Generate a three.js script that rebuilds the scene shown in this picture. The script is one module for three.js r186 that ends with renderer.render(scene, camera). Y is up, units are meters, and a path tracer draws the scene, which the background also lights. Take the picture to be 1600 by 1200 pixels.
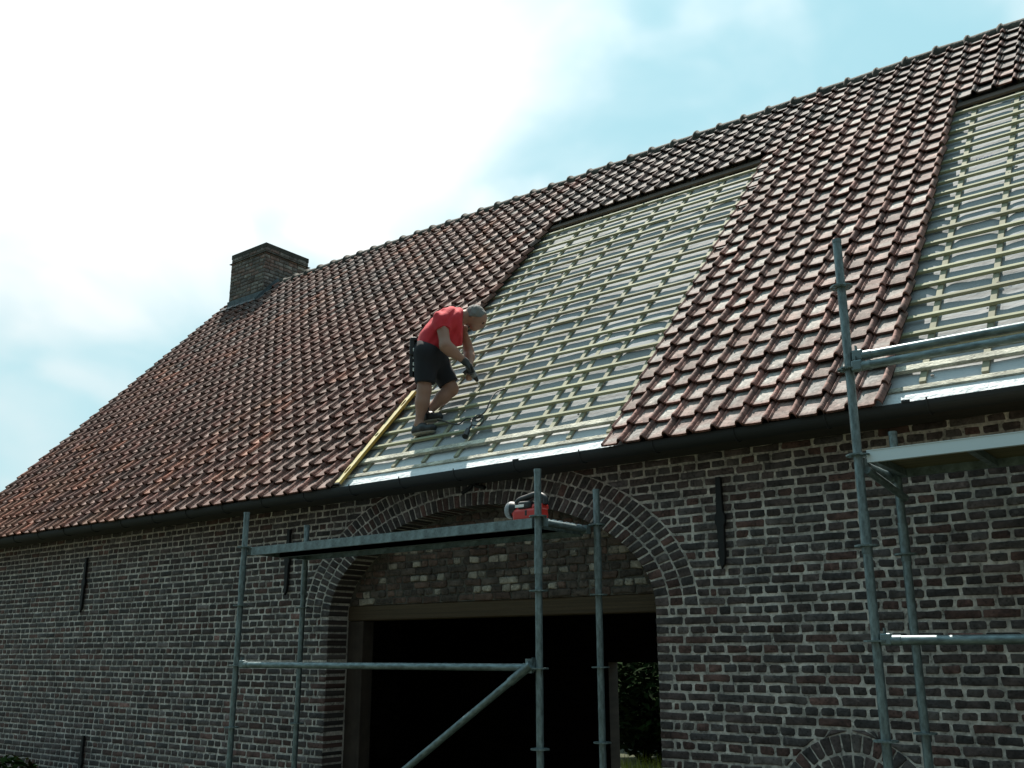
import * as THREE from 'three';
import { mergeGeometries } from 'three/addons/utils/BufferGeometryUtils.js';
import { RoundedBoxGeometry } from 'three/addons/geometries/RoundedBoxGeometry.js';

// ------------------------------------------------------------------ camera, sky, sun, exposure
const EYE = 2.15;                                   // eye height over the yard
const V = (x, y, z) => new THREE.Vector3(x, y, z);
const scene = new THREE.Scene();
const camera = new THREE.PerspectiveCamera(2 * Math.atan(600 / 1516) * 180 / Math.PI, 4 / 3, 0.05, 1500);
camera.position.set(0, EYE, 0);
{
  const r = V(0.78873, -0.00209, -0.61474), u = V(0.16545, 0.96381, 0.20901), f = V(-0.59206, 0.26657, -0.76053);
  camera.quaternion.setFromRotationMatrix(new THREE.Matrix4().makeBasis(r, u, f.clone().negate()));
}
camera.updateMatrixWorld();
const renderer = new THREE.WebGLRenderer({ antialias: true });
renderer.setSize(1024, 768);
renderer.toneMapping = THREE.LinearToneMapping;
renderer.toneMappingExposure = 1.75;
renderer.shadowMap.enabled = true;

const SUN = V(-0.36, 1, -0.372).normalize();
const sun = new THREE.DirectionalLight(new THREE.Color(1, 0.94, 0.84), 5.0);
sun.position.copy(SUN).multiplyScalar(60); sun.position.x -= 6; sun.position.z -= 8;
sun.target.position.set(-6, 0, -8);
sun.castShadow = true; sun.shadow.mapSize.set(4096, 4096);
Object.assign(sun.shadow.camera, { left: -14, right: 14, top: 14, bottom: -14, near: 1, far: 140 });
scene.add(sun, sun.target);

// ------------------------------------------------------------------ random numbers and noise
function rng(seed) {
  let a = seed >>> 0;
  return () => { a = (a + 0x6D2B79F5) | 0; let t = Math.imul(a ^ (a >>> 15), 1 | a); t = (t + Math.imul(t ^ (t >>> 7), 61 | t)) ^ t; return ((t ^ (t >>> 14)) >>> 0) / 4294967296; };
}
const R0 = rng(7);
const rr = (a, b, g = R0) => a + (b - a) * g();
function h3(x, y, z) {
  let n = Math.imul(x, 374761393) ^ Math.imul(y, 668265263) ^ Math.imul(z, 1274126177);
  n = Math.imul(n ^ (n >>> 13), 1274126177); n ^= n >>> 16; return (n >>> 0) / 4294967296;
}
function vnoise(x, y, z = 0, px = 0, py = 0) {
  const xi = Math.floor(x), yi = Math.floor(y), zi = Math.floor(z);
  let fx = x - xi, fy = y - yi, fz = z - zi;
  fx = fx * fx * (3 - 2 * fx); fy = fy * fy * (3 - 2 * fy); fz = fz * fz * (3 - 2 * fz);
  const m = (a, p) => p ? ((a % p) + p) % p : a;
  const x0 = m(xi, px), x1 = m(xi + 1, px), y0 = m(yi, py), y1 = m(yi + 1, py);
  const L = (a, b, t) => a + (b - a) * t;
  return L(L(L(h3(x0, y0, zi), h3(x1, y0, zi), fx), L(h3(x0, y1, zi), h3(x1, y1, zi), fx), fy),
    L(L(h3(x0, y0, zi + 1), h3(x1, y0, zi + 1), fx), L(h3(x0, y1, zi + 1), h3(x1, y1, zi + 1), fx), fy), fz);
}
function fbm(x, y, z = 0, o = 5, px = 0, py = 0) {
  let s = 0, a = 0.5, n = 0;
  for (let i = 0; i < o; i++) { s += a * vnoise(x, y, z + i * 17.3, px, py); n += a; a *= 0.5; x *= 2; y *= 2; z *= 2; px *= 2; py *= 2; }
  return s / n;
}
const sstep = (a, b, x) => { const t = Math.min(1, Math.max(0, (x - a) / (b - a))); return t * t * (3 - 2 * t); };
const mix = (a, b, t) => a + (b - a) * t;

// ------------------------------------------------------------------ the sky: pale blue air with a broad bright cloud towards the sun
{
  const W = 2048, H = 1024, d = new Float32Array(W * H * 4);
  const C1 = V(-0.76, 0.56, -0.40).normalize(), C2 = V(-0.50, 0.78, -0.30).normalize();
  for (let j = 0; j < H; j++) {
    const el = ((j + 0.5) / H - 0.5) * Math.PI, sy = Math.sin(el), ce = Math.cos(el);
    for (let i = 0; i < W; i++) {
      const az = ((i + 0.5) / W - 0.5) * 2 * Math.PI, x = Math.cos(az) * ce, z = Math.sin(az) * ce, y = sy;
      const o = (j * W + i) * 4, yy = Math.max(y, 0);
      const cs = x * SUN.x + y * SUN.y + z * SUN.z;
      // clear air: paler low down and towards the sun
      const hz = Math.pow(1 - yy, 3.0), gl = Math.pow(Math.max(0, cs), 3);
      const far = mix(0.20, 1.12, sstep(-0.25, 0.62, cs));
      const nt = 1 - sstep(-0.25, 0.5, cs);
      let r = (0.135 + 0.075 * nt + 0.21 * hz + 0.14 * gl) * far, g = (0.312 - 0.01 * nt + 0.15 * hz + 0.13 * gl) * far, b = (0.375 - 0.02 * nt + 0.10 * hz + 0.12 * gl) * far;
      // clouds
      if (y > -0.02) {
        const k = 1.6 / (yy + 0.45);
        const wx = fbm(x * k * 1.3 + 3, z * k * 1.3, 2.2, 4) - 0.5, wz = fbm(x * k * 1.3, z * k * 1.3 + 9, 5.1, 4) - 0.5;
        const n = fbm(x * k * 2.2 + wx * 1.7, z * k * 2.2 + wz * 1.7, 1.7, 6), n2 = fbm(x * k * 7 + wx * 3, z * k * 4 + wz * 3, 8.7, 5);
        const d1 = Math.acos(Math.min(1, x * C1.x + y * C1.y + z * C1.z)), d2 = Math.acos(Math.min(1, x * C2.x + y * C2.y + z * C2.z));
        const core = 1.12 * Math.exp(-Math.pow(d1 / 0.36, 2.4)) + 0.7 * Math.exp(-Math.pow(d2 / 0.40, 2));
        let c = sstep(0.16, 0.95, core * 0.85 + (n - 0.5) * 1.15 + 0.05);
        c = Math.max(c, 0.62 * sstep(0.44, 0.78, n * 0.7 + n2 * 0.36));
        c = Math.min(1, c + 0.34 * sstep(0.42, 0.75, n2) * sstep(-0.2, 0.6, core));
        const br = 0.07 + 0.78 * Math.pow(Math.max(0, cs * 0.5 + 0.5), 2.2);
        r = mix(r, br * 0.99, c); g = mix(g, br * 1.02, c); b = mix(b, br * 1.02, c);
      } else {
        const t = sstep(0, -0.15, y); r = mix(r, 0.05, t); g = mix(g, 0.055, t); b = mix(b, 0.04, t);
      }
      d[o] = r; d[o + 1] = g; d[o + 2] = b; d[o + 3] = 1;
    }
  }
  const t = new THREE.DataTexture(d, W, H, THREE.RGBAFormat, THREE.FloatType);
  t.mapping = THREE.EquirectangularReflectionMapping; t.magFilter = t.minFilter = THREE.LinearFilter;
  t.wrapS = THREE.RepeatWrapping; t.needsUpdate = true;
  scene.background = t; scene.environment = t;
}

// ------------------------------------------------------------------ textures and materials
function tex(w, h, fn, srgb, repeat) {
  const d = new Uint8Array(w * h * 4);
  for (let j = 0; j < h; j++) for (let i = 0; i < w; i++) {
    const c = fn(i / w, j / h), o = (j * w + i) * 4;
    for (let k = 0; k < 3; k++) { let v = Math.min(1, Math.max(0, typeof c === 'number' ? c : c[k])); if (srgb) v = v <= 0.0031308 ? v * 12.92 : 1.055 * Math.pow(v, 1 / 2.4) - 0.055; d[o + k] = Math.round(v * 255); }
    d[o + 3] = 255;
  }
  const t = new THREE.DataTexture(d, w, h, THREE.RGBAFormat); t.wrapS = t.wrapT = THREE.RepeatWrapping;
  t.magFilter = THREE.LinearFilter; t.minFilter = THREE.LinearMipmapLinearFilter; t.generateMipmaps = true;
  if (srgb) t.colorSpace = THREE.SRGBColorSpace;
  if (repeat) t.repeat.set(repeat[0], repeat[1]);
  t.needsUpdate = true; return t;
}
// mottled fired clay / mortar: 0.6 m a tile of the pattern
const clayMap = tex(512, 512, (u, v) => {
  const a = fbm(u * 6, v * 6, 1, 6, 6, 6), b = fbm(u * 40, v * 40, 4, 3, 40, 40), c = fbm(u * 14, v * 14, 9, 4, 14, 14);
  let t = 0.42 + 0.75 * (a - 0.5) + 0.55 * (b - 0.5) + 0.45 * (c - 0.5) + 0.2; if (c > 0.66) t += 0.25 * sstep(0.66, 0.75, c); if (b < 0.28) t *= 0.7;
  return t;
}, true, [1.7, 1.7]);
const clayBump = tex(512, 512, (u, v) => 0.55 * fbm(u * 24, v * 24, 3, 5, 24, 24) + 0.45 * fbm(u * 70, v * 70, 6, 2, 70, 70), false, [1.7, 1.7]);
const woodMap = tex(256, 256, (u, v) => 0.72 + 0.6 * (fbm(u * 3, v * 40, 2, 4, 3, 40) - 0.5) + 0.35 * (fbm(u * 6, v * 6, 7, 4, 6, 6) - 0.5), true, [1, 1]);
const foilBump = tex(512, 512, (u, v) => {
  const w = fbm(u * 5, v * 5, 3, 4, 5, 5) - 0.5;
  const q = Math.abs(fbm(u * 9 + w, v * 14 + w, 5, 4, 0, 0) - 0.5) * 2; return 0.6 * fbm(u * 8, v * 12, 1, 5, 8, 12) + 0.4 * (1 - q);
}, false, [2, 2]);
const zincMap = tex(256, 256, (u, v) => 0.66 + 0.8 * (fbm(u * 10, v * 10, 5, 4, 10, 10) - 0.5) + 0.3 * (fbm(u * 34, v * 34, 1, 2, 34, 34) - 0.5), true, [5, 5]);
const groundMap = tex(512, 512, (u, v) => { const a = fbm(u * 8, v * 8, 3, 6, 8, 8), b = fbm(u * 64, v * 64, 2, 3, 64, 64), t = 0.6 * a + 0.4 * b; return [0.022 + 0.035 * t, 0.024 + 0.042 * t, 0.012 + 0.02 * t]; }, true, [40, 40]);
const ridgeBump = tex(256, 256, (u, v) => fbm(u * 12, v * 12, 8, 5, 12, 12), false, [3, 3]);

const S = (p) => { const { c, ...q } = p; const m = new THREE.MeshStandardMaterial(q); if (c) m.color.setRGB(c[0], c[1], c[2]); return m; };
const P = (p) => { const { c, ...q } = p; const m = new THREE.MeshPhysicalMaterial(q); m.color.setRGB(c[0], c[1], c[2]); return m; };
const M = {
  brick: S({ c: [1.75, 1.75, 1.75], vertexColors: true, map: clayMap, bumpMap: clayBump, bumpScale: 0.004, roughness: 0.92 }),
  mortar: S({ c: [0.70, 0.63, 0.585], map: clayMap, bumpMap: clayBump, bumpScale: 0.006, roughness: 0.97 }),
  oldMortar: S({ c: [0.16, 0.145, 0.125], map: clayMap, bumpMap: clayBump, bumpScale: 0.008, roughness: 0.97 }),
  tile: S({ c: [1.8, 1.8, 1.8], vertexColors: true, map: clayMap, bumpMap: clayBump, bumpScale: 0.004, roughness: 0.86 }),
  ridge: S({ c: [0.085, 0.08, 0.066], map: clayMap, bumpMap: ridgeBump, bumpScale: 0.008, roughness: 0.9 }),
  batten: S({ c: [0.42, 0.43, 0.28], map: woodMap, roughness: 0.8 }),
  battenOld: S({ c: [0.38, 0.37, 0.26], map: woodMap, roughness: 0.85 }),
  battenWhite: S({ c: [0.72, 0.70, 0.58], map: clayMap, bumpMap: clayBump, bumpScale: 0.006, roughness: 0.9 }),
  brownBoard: S({ c: [0.16, 0.12, 0.095], map: woodMap, roughness: 0.9 }),
  foil: P({ c: [0.335, 0.355, 0.37], bumpMap: foilBump, bumpScale: 0.006, roughness: 0.8, specularIntensity: 0.3, vertexColors: true, side: THREE.DoubleSide }),
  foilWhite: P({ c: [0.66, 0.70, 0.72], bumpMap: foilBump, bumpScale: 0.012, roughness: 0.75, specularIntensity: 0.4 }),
  gutter: S({ c: [0.018, 0.020, 0.023], roughness: 0.75 }),
  gutterJoint: S({ c: [0.022, 0.024, 0.027], roughness: 0.75 }),
  soffit: S({ c: [0.05, 0.045, 0.04], map: woodMap, roughness: 0.9 }),
  oak: S({ c: [0.125, 0.085, 0.05], map: woodMap, bumpMap: clayBump, bumpScale: 0.004, roughness: 0.9 }),
  iron: S({ c: [0.008, 0.008, 0.009], roughness: 0.65, metalness: 0.2, bumpMap: clayBump, bumpScale: 0.002 }),
  zinc: S({ c: [0.24, 0.31, 0.325], map: zincMap, roughness: 0.45, metalness: 0.5 }),
  zincDull: S({ c: [0.26, 0.33, 0.34], map: zincMap, roughness: 0.55, metalness: 0.5 }),
  alu: S({ c: [0.66, 0.74, 0.78], roughness: 0.42, metalness: 0.35 }),
  ply: S({ c: [0.20, 0.17, 0.085], map: woodMap, roughness: 0.75 }),
  lead: S({ c: [0.12, 0.15, 0.17], map: zincMap, roughness: 0.6, metalness: 0.3 }),
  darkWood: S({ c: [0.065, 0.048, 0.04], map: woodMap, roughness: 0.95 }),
  deepWood: S({ c: [0.07, 0.05, 0.04], map: woodMap, roughness: 0.95 }),
  skin: S({ c: [0.30, 0.165, 0.12], roughness: 0.6, bumpMap: clayBump, bumpScale: 0.001 }),
  shirt: S({ c: [0.55, 0.030, 0.045], roughness: 0.88, bumpMap: clayBump, bumpScale: 0.002 }),
  shorts: S({ c: [0.012, 0.013, 0.018], roughness: 0.9 }),
  hair: S({ c: [0.15, 0.15, 0.145], roughness: 0.85, bumpMap: ridgeBump, bumpScale: 0.004 }),
  black: S({ c: [0.012, 0.012, 0.014], roughness: 0.5 }),
  glove: S({ c: [0.035, 0.038, 0.042], roughness: 0.75 }),
  sole: S({ c: [0.33, 0.31, 0.27], roughness: 0.8 }),
  white: S({ c: [0.78, 0.78, 0.76], roughness: 0.5 }),
  yellow: S({ c: [0.42, 0.27, 0.05], roughness: 0.38, metalness: 0.05 }),  // sides of the level, their shade put into the darker colour
  yellowLitFace: S({ c: [0.72, 0.62, 0.36], roughness: 0.4 }),  // upper face of the level, sunlight put into the paler colour
  vial: S({ c: [0.45, 0.75, 0.12], roughness: 0.1 }),
  red: S({ c: [0.46, 0.028, 0.022], roughness: 0.35 }),
  steel: S({ c: [0.55, 0.56, 0.56], roughness: 0.3, metalness: 0.8 }),
  grey: S({ c: [0.20, 0.21, 0.22], roughness: 0.5, metalness: 0.3 }),
  ground: S({ map: groundMap, roughness: 1 }),
  leaf: new THREE.MeshPhysicalMaterial({ color: new THREE.Color().setRGB(0.055, 0.10, 0.025), roughness: 1, specularIntensity: 0.15, side: THREE.DoubleSide, vertexColors: true }),
};

// ------------------------------------------------------------------ scene-building helpers
const used = new Map();
function numbered(n) { const k = used.get(n) || 0; used.set(n, k + 1); return k ? `${n}_${String(k).padStart(3, '0')}` : n; }
function mesh(name, geo, mat, parent) {
  const m = new THREE.Mesh(geo, mat); m.name = numbered(name); m.castShadow = m.receiveShadow = true; (parent || scene).add(m); return m;
}
function thing(name, label, category, pos, group) {
  const g = new THREE.Group(); g.name = numbered(name); g.position.copy(pos || V(0, 0, 0)); scene.add(g);
  g.userData = { label, category }; if (group) g.userData.group = group; return g;
}
function box(w, h, d, x, y, z, rot) {
  const g = new THREE.BoxGeometry(w, h, d), uv = g.attributes.uv, dm = [[d, h], [d, h], [w, d], [w, d], [w, h], [w, h]];
  for (let i = 0; i < 24; i++) { const e = dm[i >> 2]; uv.setXY(i, uv.getX(i) * e[0] * 0.6 + x, uv.getY(i) * e[1] * 0.6 + z); }
  if (rot) g.applyMatrix4(new THREE.Matrix4().makeRotationFromEuler(rot)); g.translate(x, y, z); return g;
}
function bev(w, h, d, rad, x = 0, y = 0, z = 0, seg = 2) { const g = new RoundedBoxGeometry(w, h, d, seg, rad); g.translate(x, y, z); return g; }
function rod(a, b, rad, seg = 14, r2) {
  const d = b.clone().sub(a), g = new THREE.CylinderGeometry(r2 ?? rad, rad, d.length(), seg, 1);
  { const uv = g.attributes.uv; for (let i = 0; i < uv.count; i++) uv.setXY(i, uv.getX(i) * 0.2 + a.x, uv.getY(i) * d.length() * 0.5 + a.z); }
  g.translate(0, d.length() / 2, 0); g.applyQuaternion(new THREE.Quaternion().setFromUnitVectors(V(0, 1, 0), d.normalize())); g.translate(a.x, a.y, a.z); return g;
}
function join(list) {
  return mergeGeometries(list.map(g => { const q = g.index ? g.toNonIndexed() : g; for (const k of Object.keys(q.attributes)) if (!['position', 'normal', 'uv'].includes(k)) q.deleteAttribute(k); return q; }));
}
const toWorld = p => p.clone().project(camera);
function pixelArea(pts) {                            // size of an outline in the picture, in 1600 px units; 0 outside
  let inside = false, a = 0; const q = pts.map(p => { const t = toWorld(p); const x = (t.x * 0.5 + 0.5) * 1600, y = (0.5 - t.y * 0.5) * 1200; if (x > -5 && x < 1605 && y > -5 && y < 1205 && t.z < 1) inside = true; return [x, y]; });
  for (let i = 0; i < q.length; i++) { const b = q[(i + 1) % q.length]; a += q[i][0] * b[1] - b[0] * q[i][1]; }
  return inside ? Math.abs(a) / 2 : 0;
}

// ------------------------------------------------------------------ ground
{
  const g = new THREE.PlaneGeometry(900, 900, 60, 60); g.rotateX(-Math.PI / 2);
  const m = mesh('ground', g, M.ground); m.userData.kind = 'structure';
}

// ------------------------------------------------------------------ the barn
const ZW = -6.25, ZB = -15.3, XL = -14.9, XR = 6.5;
const AX = -5.297, AY = 0.31 + EYE, AW = 1.732, AH = 0.89, RING = 0.112, NR = 3;
const barn = thing('brick_barn', 'long dark brick barn with arched doorway and half retiled red roof', 'barn');

// a brick (or voussoir) from the four corners of its face: pillowed, with broken corners
function brickGeo(q, z, depth, tone, g, opt = {}) {
  const cx = (q[0][0] + q[1][0] + q[2][0] + q[3][0]) / 4, cy = (q[0][1] + q[1][1] + q[2][1] + q[3][1]) / 4;
  const P = [], pos = [], col = [], uv = [], idx = [], j = opt.jit ?? 0.0035, cut = opt.cut ?? 0.009;
  for (let i = 0; i < 4; i++) {
    const a = q[i], p = q[(i + 3) % 4], n = q[(i + 1) % 4];
    const to = (t, d) => { const l = Math.hypot(t[0] - a[0], t[1] - a[1]) || 1; return [a[0] + (t[0] - a[0]) / l * d, a[1] + (t[1] - a[1]) / l * d]; };
    const c = cut * (0.25 + 1.3 * g() * g() + 0.3 * g());
    for (const e of [to(p, c), to(n, c)]) P.push([e[0] + (g() - 0.5) * j * 2, e[1] + (g() - 0.5) * j * 2]);
    // a wobble in the middle of the long edges
    const L = Math.hypot(n[0] - a[0], n[1] - a[1]);
    if (L > 0.13) { const t = 0.35 + 0.3 * g(); P.push([mix(a[0], n[0], t) + (g() - 0.5) * j * 0.8, mix(a[1], n[1], t) + (g() - 0.5) * j * 2]); }
  }
  const n = P.length, ou = g() * 3, ov = g() * 3, zp = z + (g() - 0.5) * 0.004;
  const ring = (s, zz, cc) => { for (const p of P) { const dx = p[0] - cx, dy = p[1] - cy, l = Math.hypot(dx, dy); pos.push(p[0] - dx / l * s, p[1] - dy / l * s, zz); uv.push(p[0] + ou, p[1] + ov); col.push(tone[0] * cc, tone[1] * cc, tone[2] * cc); } };
  pos.push(cx, cy, zp + 0.002); uv.push(cx + ou, cy + ov); col.push(...tone);
  ring(0.010, zp + 0.001, 1); ring(0.002, zp - 0.004, 1.02); ring(0, zp - 0.012, 0.95); ring(0, z - depth, 0.95);
  for (let i = 0; i < n; i++) {
    const k = (i + 1) % n; idx.push(0, 1 + i, 1 + k);
    for (let s = 0; s < 3; s++) { const a = 1 + s * n, b = a + n; idx.push(a + i, b + i, b + k, a + i, b + k, a + k); }
  }
  const G = new THREE.BufferGeometry();
  G.setAttribute('position', new THREE.Float32BufferAttribute(pos, 3)); G.setAttribute('uv', new THREE.Float32BufferAttribute(uv, 2));
  G.setAttribute('color', new THREE.Float32BufferAttribute(col, 3)); G.setIndex(idx); G.computeVertexNormals(); return G;
}
function brickTone(g, x = 0, y = 0) {
  const t = g(), v = mix(0.7, 1.35, g()), w = fbm(x * 0.5, y * 0.8, 3, 3), red = 0.16 + 0.35 * (w - 0.4);
  let c = t < red ? [0.086, 0.046, 0.041] : t < 0.55 ? [0.066, 0.048, 0.047] : t < 0.82 ? [0.058, 0.049, 0.050] : [0.076, 0.062, 0.060];
  const age = 0.72 + 0.56 * fbm(x * 0.45 + 4, y * 0.9, 8, 4) + (g() < 0.018 ? rr(0.5, 1.4, g) : 0);        // stains, a few limed bricks
  return c.map(a => a * v * age);
}
// half widths of the doorway and of its brick arch at a height
const openHalf = y => y <= AY ? AW : (y >= AY + AH ? 0 : AW * Math.sqrt(1 - ((y - AY) / AH) ** 2));
const T = RING * NR;
const archHalf = y => y <= AY ? AW : (y >= AY + AH + T ? 0 : (AW + T) * Math.sqrt(1 - ((y - AY) / (AH + T)) ** 2));
const BX = -2.24, BY = EYE - 0.985, BR = 0.50, BI = 0.275;
const lowHalf = y => y <= BY ? BR : (y >= BY + BR ? 0 : Math.sqrt(BR * BR - (y - BY) ** 2));

const CO = 0.0634, YTOP = EYE + 1.335;
const bricks = [];                                   // every face brick of the front wall: {q, area, tone, depth}
{
  const g = rng(101);
  const y0 = EYE + 0.401 - 0.0634 * 0.5, kmin = Math.ceil((-EYE - 0.433 + 0.1) / CO), kmax = Math.floor((1.42 - 0.37) / CO);
  for (let k = kmin; k <= kmax; k++) {
    const yb = y0 + k * CO, header = ((k % 2) + 2) % 2 === 0, joint = 0.0152;
    const wav = x => 0.0055 * (fbm(x * 0.7, k * 0.35, 4, 3) - 0.5) * 2 + 0.003 * (vnoise(x * 2.3, k * 3.1) - 0.5);
    // segments of wall left between the openings
    const segs = []; const ym = yb + CO / 2, cuts = [];
    const cut = (cx, half, ymax) => { if (yb < ymax) { const a = half(yb + joint * 0.5), b = half(Math.min(yb + CO - joint * 0.5, ymax)); cuts.push([cx - a, cx - b, cx + a, cx + b]); } };
    cut(AX, archHalf, AY + AH + T); if (ym > 0) cut(BX, lowHalf, BY + BR);
    cuts.sort((a, b) => a[0] - b[0]);
    let lb = XL + 0.02, lt = XL + 0.02;
    for (const c of cuts) { segs.push([lb, lt, c[0], c[1]]); lb = c[2]; lt = c[3]; }
    segs.push([lb, lt, 1.3, 1.3]);
    for (const [sb, st, eb, et] of segs) {
      const start = Math.max(sb, st), end = Math.min(eb, et);
      let x = Math.min(sb, st), off = header ? 0.0 : 0.055; const dirEnd = Math.max(eb, et);
      const fromRight = sb < XL + 0.1;               // bond set out from the doorway jamb
      const list = []; let pos = 0; const len = dirEnd - x;
      const first = header ? [0.105, 0.052] : [0.215];
      let n = 0;
      while (pos < len) { let w = n < first.length ? first[n] : header ? rr(0.1, 0.119, g) : rr(0.207, 0.224, g); if (!header && g() < 0.07) w = rr(0.1, 0.14, g); if (header && n > 3 && g() < 0.04) w *= 1.35; list.push([pos, Math.min(pos + w, len)]); pos += w; n++; }
      for (const [a, b] of list) {
        let xa = fromRight ? dirEnd - b : x + a, xb = fromRight ? dirEnd - a : x + b;
        if (xb - xa < 0.03) continue;
        const h = joint / 2, jb = joint * rr(0.75, 1.3, g) / 2;
        const cl = (v, lo, hi) => Math.min(hi, Math.max(lo, v));
        const lB = cl(xa + jb, sb + h, eb - h), rB = cl(xb - jb, sb + h, eb - h), lT = cl(xa + jb, st + h, et - h), rT = cl(xb - jb, st + h, et - h);
        if (rB - lB < 0.012 && rT - lT < 0.012) continue;
        const ya = yb + wav(xa) + h, yc = yb + wav(xb) + h, yt = yb + CO - h * rr(0.9, 1.2, g);
        const q = [[lB, ya], [rB, yc], [rT, yt + wav(xb)], [lT, yt + wav(xa)]];
        if (rT - lT < 0.01) { q[2][0] = lT + 0.006; }
        if (rB - lB < 0.01) { q[1][0] = lB + 0.006; }
        const jamb = yb < AY && (Math.abs(lB - (AX + AW) - h) < 0.02 || Math.abs(rB - (AX - AW) + h) < 0.02);
        if (jamb) { if (xa > AX) { q[0][0] -= h + 0.005; q[3][0] -= h + 0.005; } else { q[1][0] += h + 0.005; q[2][0] += h + 0.005; } }
        bricks.push({ q, depth: jamb ? 0.235 : 0.02, tone: brickTone(g, xa, yb), area: pixelArea(q.map(p => V(p[0], p[1], ZW))) });
      }
    }
  }
}
// voussoirs: three rings over the doorway, two over the low window
const voussoirs = [];
{
  const g = rng(55);
  const ell = (a, o) => [AX + (AW + o) * Math.cos(a), AY + (AH + o) * Math.sin(a)];
  for (let r = 0; r < NR; r++) {
    const o0 = r * RING, o1 = o0 + RING, N = 900; let acc = 0, last = 0.0; const cutsA = [0];
    const pitch = 0.0645;
    for (let i = 1; i <= N; i++) { const a = Math.PI * i / N, p = ell(a, o0 + RING * 0.5), b = ell(Math.PI * (i - 1) / N, o0 + RING * 0.5); acc += Math.hypot(p[0] - b[0], p[1] - b[1]); if (acc - last >= pitch * (0.93 + 0.14 * h3(i, r, 5))) { cutsA.push(a); last = acc; } }
    cutsA.push(Math.PI);
    for (let i = 0; i + 1 < cutsA.length; i++) {
      const a0 = cutsA[i], a1 = cutsA[i + 1], h = 0.0058, mid = ell((a0 + a1) / 2, o0), sp = Math.hypot(mid[0] - ell(a0, o0)[0], mid[1] - ell(a0, o0)[1]) * 2; if (sp < 0.03) continue;
      const s = h / sp * (a1 - a0), s2 = s * 0.9;
      const lo = r === 0 ? o0 - 0.004 : o0 + 0.0055;
      const q = [ell(a1 - s, lo), ell(a0 + s, lo), ell(a0 + s2, o1 - 0.0055), ell(a1 - s2, o1 - 0.0055)];
      if (q[2][1] > EYE + 1.47) continue;
      voussoirs.push({ q, depth: r === 0 ? 0.235 : 0.02, tone: brickTone(g, q[0][0], q[0][1]), area: pixelArea(q.map(p => V(p[0], p[1], ZW))) });
    }
  }
  for (const [i0, o0] of [[BI, BI + 0.108], [BI + 0.113, BR]]) {
    const n = Math.round(Math.PI * (i0 + 0.03) / 0.06);
    for (let i = 0; i < n; i++) {
      const a0 = Math.PI * (i + 0.1) / n, a1 = Math.PI * (i + 0.9) / n, c = (a, r) => [BX + r * Math.cos(a), BY + r * Math.sin(a)];
      const q = [c(a1, i0 + 0.004), c(a0, i0 + 0.004), c(a0 - 0.01, o0 - 0.004), c(a1 + 0.01, o0 - 0.004)];
      voussoirs.push({ q, depth: 0.02, tone: brickTone(g, q[0][0], q[0][1]), area: pixelArea(q.map(p => V(p[0], p[1], ZW))) });
    }
  }
}
// the wall itself, with the doorway through it
const wallShape = new THREE.Shape();
wallShape.moveTo(XL, 0); wallShape.lineTo(AX - AW, 0); wallShape.lineTo(AX - AW, AY);
for (let i = 1; i <= 60; i++) { const a = Math.PI * (1 - i / 60); wallShape.lineTo(AX + AW * Math.cos(a), AY + AH * Math.sin(a)); }
wallShape.lineTo(AX + AW, 0); wallShape.lineTo(BX - BI, 0); wallShape.lineTo(BX - BI, BY);
for (let i = 1; i <= 20; i++) { const a = Math.PI * (1 - i / 20); wallShape.lineTo(BX + BI * Math.cos(a), BY + BI * Math.sin(a)); }
wallShape.lineTo(BX + BI, 0); wallShape.lineTo(XR, 0); wallShape.lineTo(XR, EYE + 1.46); wallShape.lineTo(XL, EYE + 1.46);
{
  const g = new THREE.ExtrudeGeometry(wallShape, { depth: 0.5, bevelEnabled: false }); g.translate(0, 0, ZW - 0.5 - 0.004);
  const wall = mesh('wall', g, M.mortar, barn);
  const place = (list, name, limit, seed) => {
    list.sort((a, b) => b.area - a.area); const rest = [], gg = rng(seed);
    list.forEach((b, i) => { const G = brickGeo(b.q, ZW + 0.002, b.depth, b.tone, gg); if (i < limit && b.area > 0) mesh(name, G, M.brick, wall); else rest.push(G); });
    return rest;
  };
  const rest = place(bricks, 'brick', 298, 11);
  const rv = place(voussoirs, 'arch_brick', 290, 12);
  const m = mesh('brickwork', mergeGeometries(rest), M.brick, wall); m.userData.kind = 'stuff';
  if (rv.length) { const a = mesh('arch_brickwork', mergeGeometries(rv), M.brick, wall); a.userData.kind = 'stuff'; }
}
// gables, rear wall with a doorway to the yard behind, tie beams
const SL = 47.77 * Math.PI / 180, sS = Math.sin(SL), cS = Math.cos(SL), ZE = -5.95, HE = 1.472 + EYE;
const URIDGE = 6.80, ZR = ZE - URIDGE * cS, YR = HE + URIDGE * sS;
for (const x of [XL + 0.02, XR - 0.32]) {
  const s = new THREE.Shape(); s.moveTo(ZW - 0.505, 0); s.lineTo(ZB, 0); s.lineTo(ZB, HE - 0.35); s.lineTo(ZR, YR - 0.16); s.lineTo(ZW - 0.505, HE - 0.16 + (ZE - ZW + 0.5) * Math.tan(SL) - 0.1);
  const g = new THREE.ExtrudeGeometry(s, { depth: 0.3, bevelEnabled: false }); g.applyMatrix4(new THREE.Matrix4().makeBasis(V(0, 0, 1), V(0, 1, 0), V(1, 0, 0))); g.translate(x, 0, 0);
  const p = g.attributes.position.array, ix = []; for (let i = 0; i < p.length / 9; i++) { const o = i * 9; for (let k = 0; k < 3; k++) { const t = p[o + 3 + k]; p[o + 3 + k] = p[o + 6 + k]; p[o + 6 + k] = t; } } g.computeVertexNormals();
  mesh('gable_wall', g, M.oldMortar, barn);
}
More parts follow.
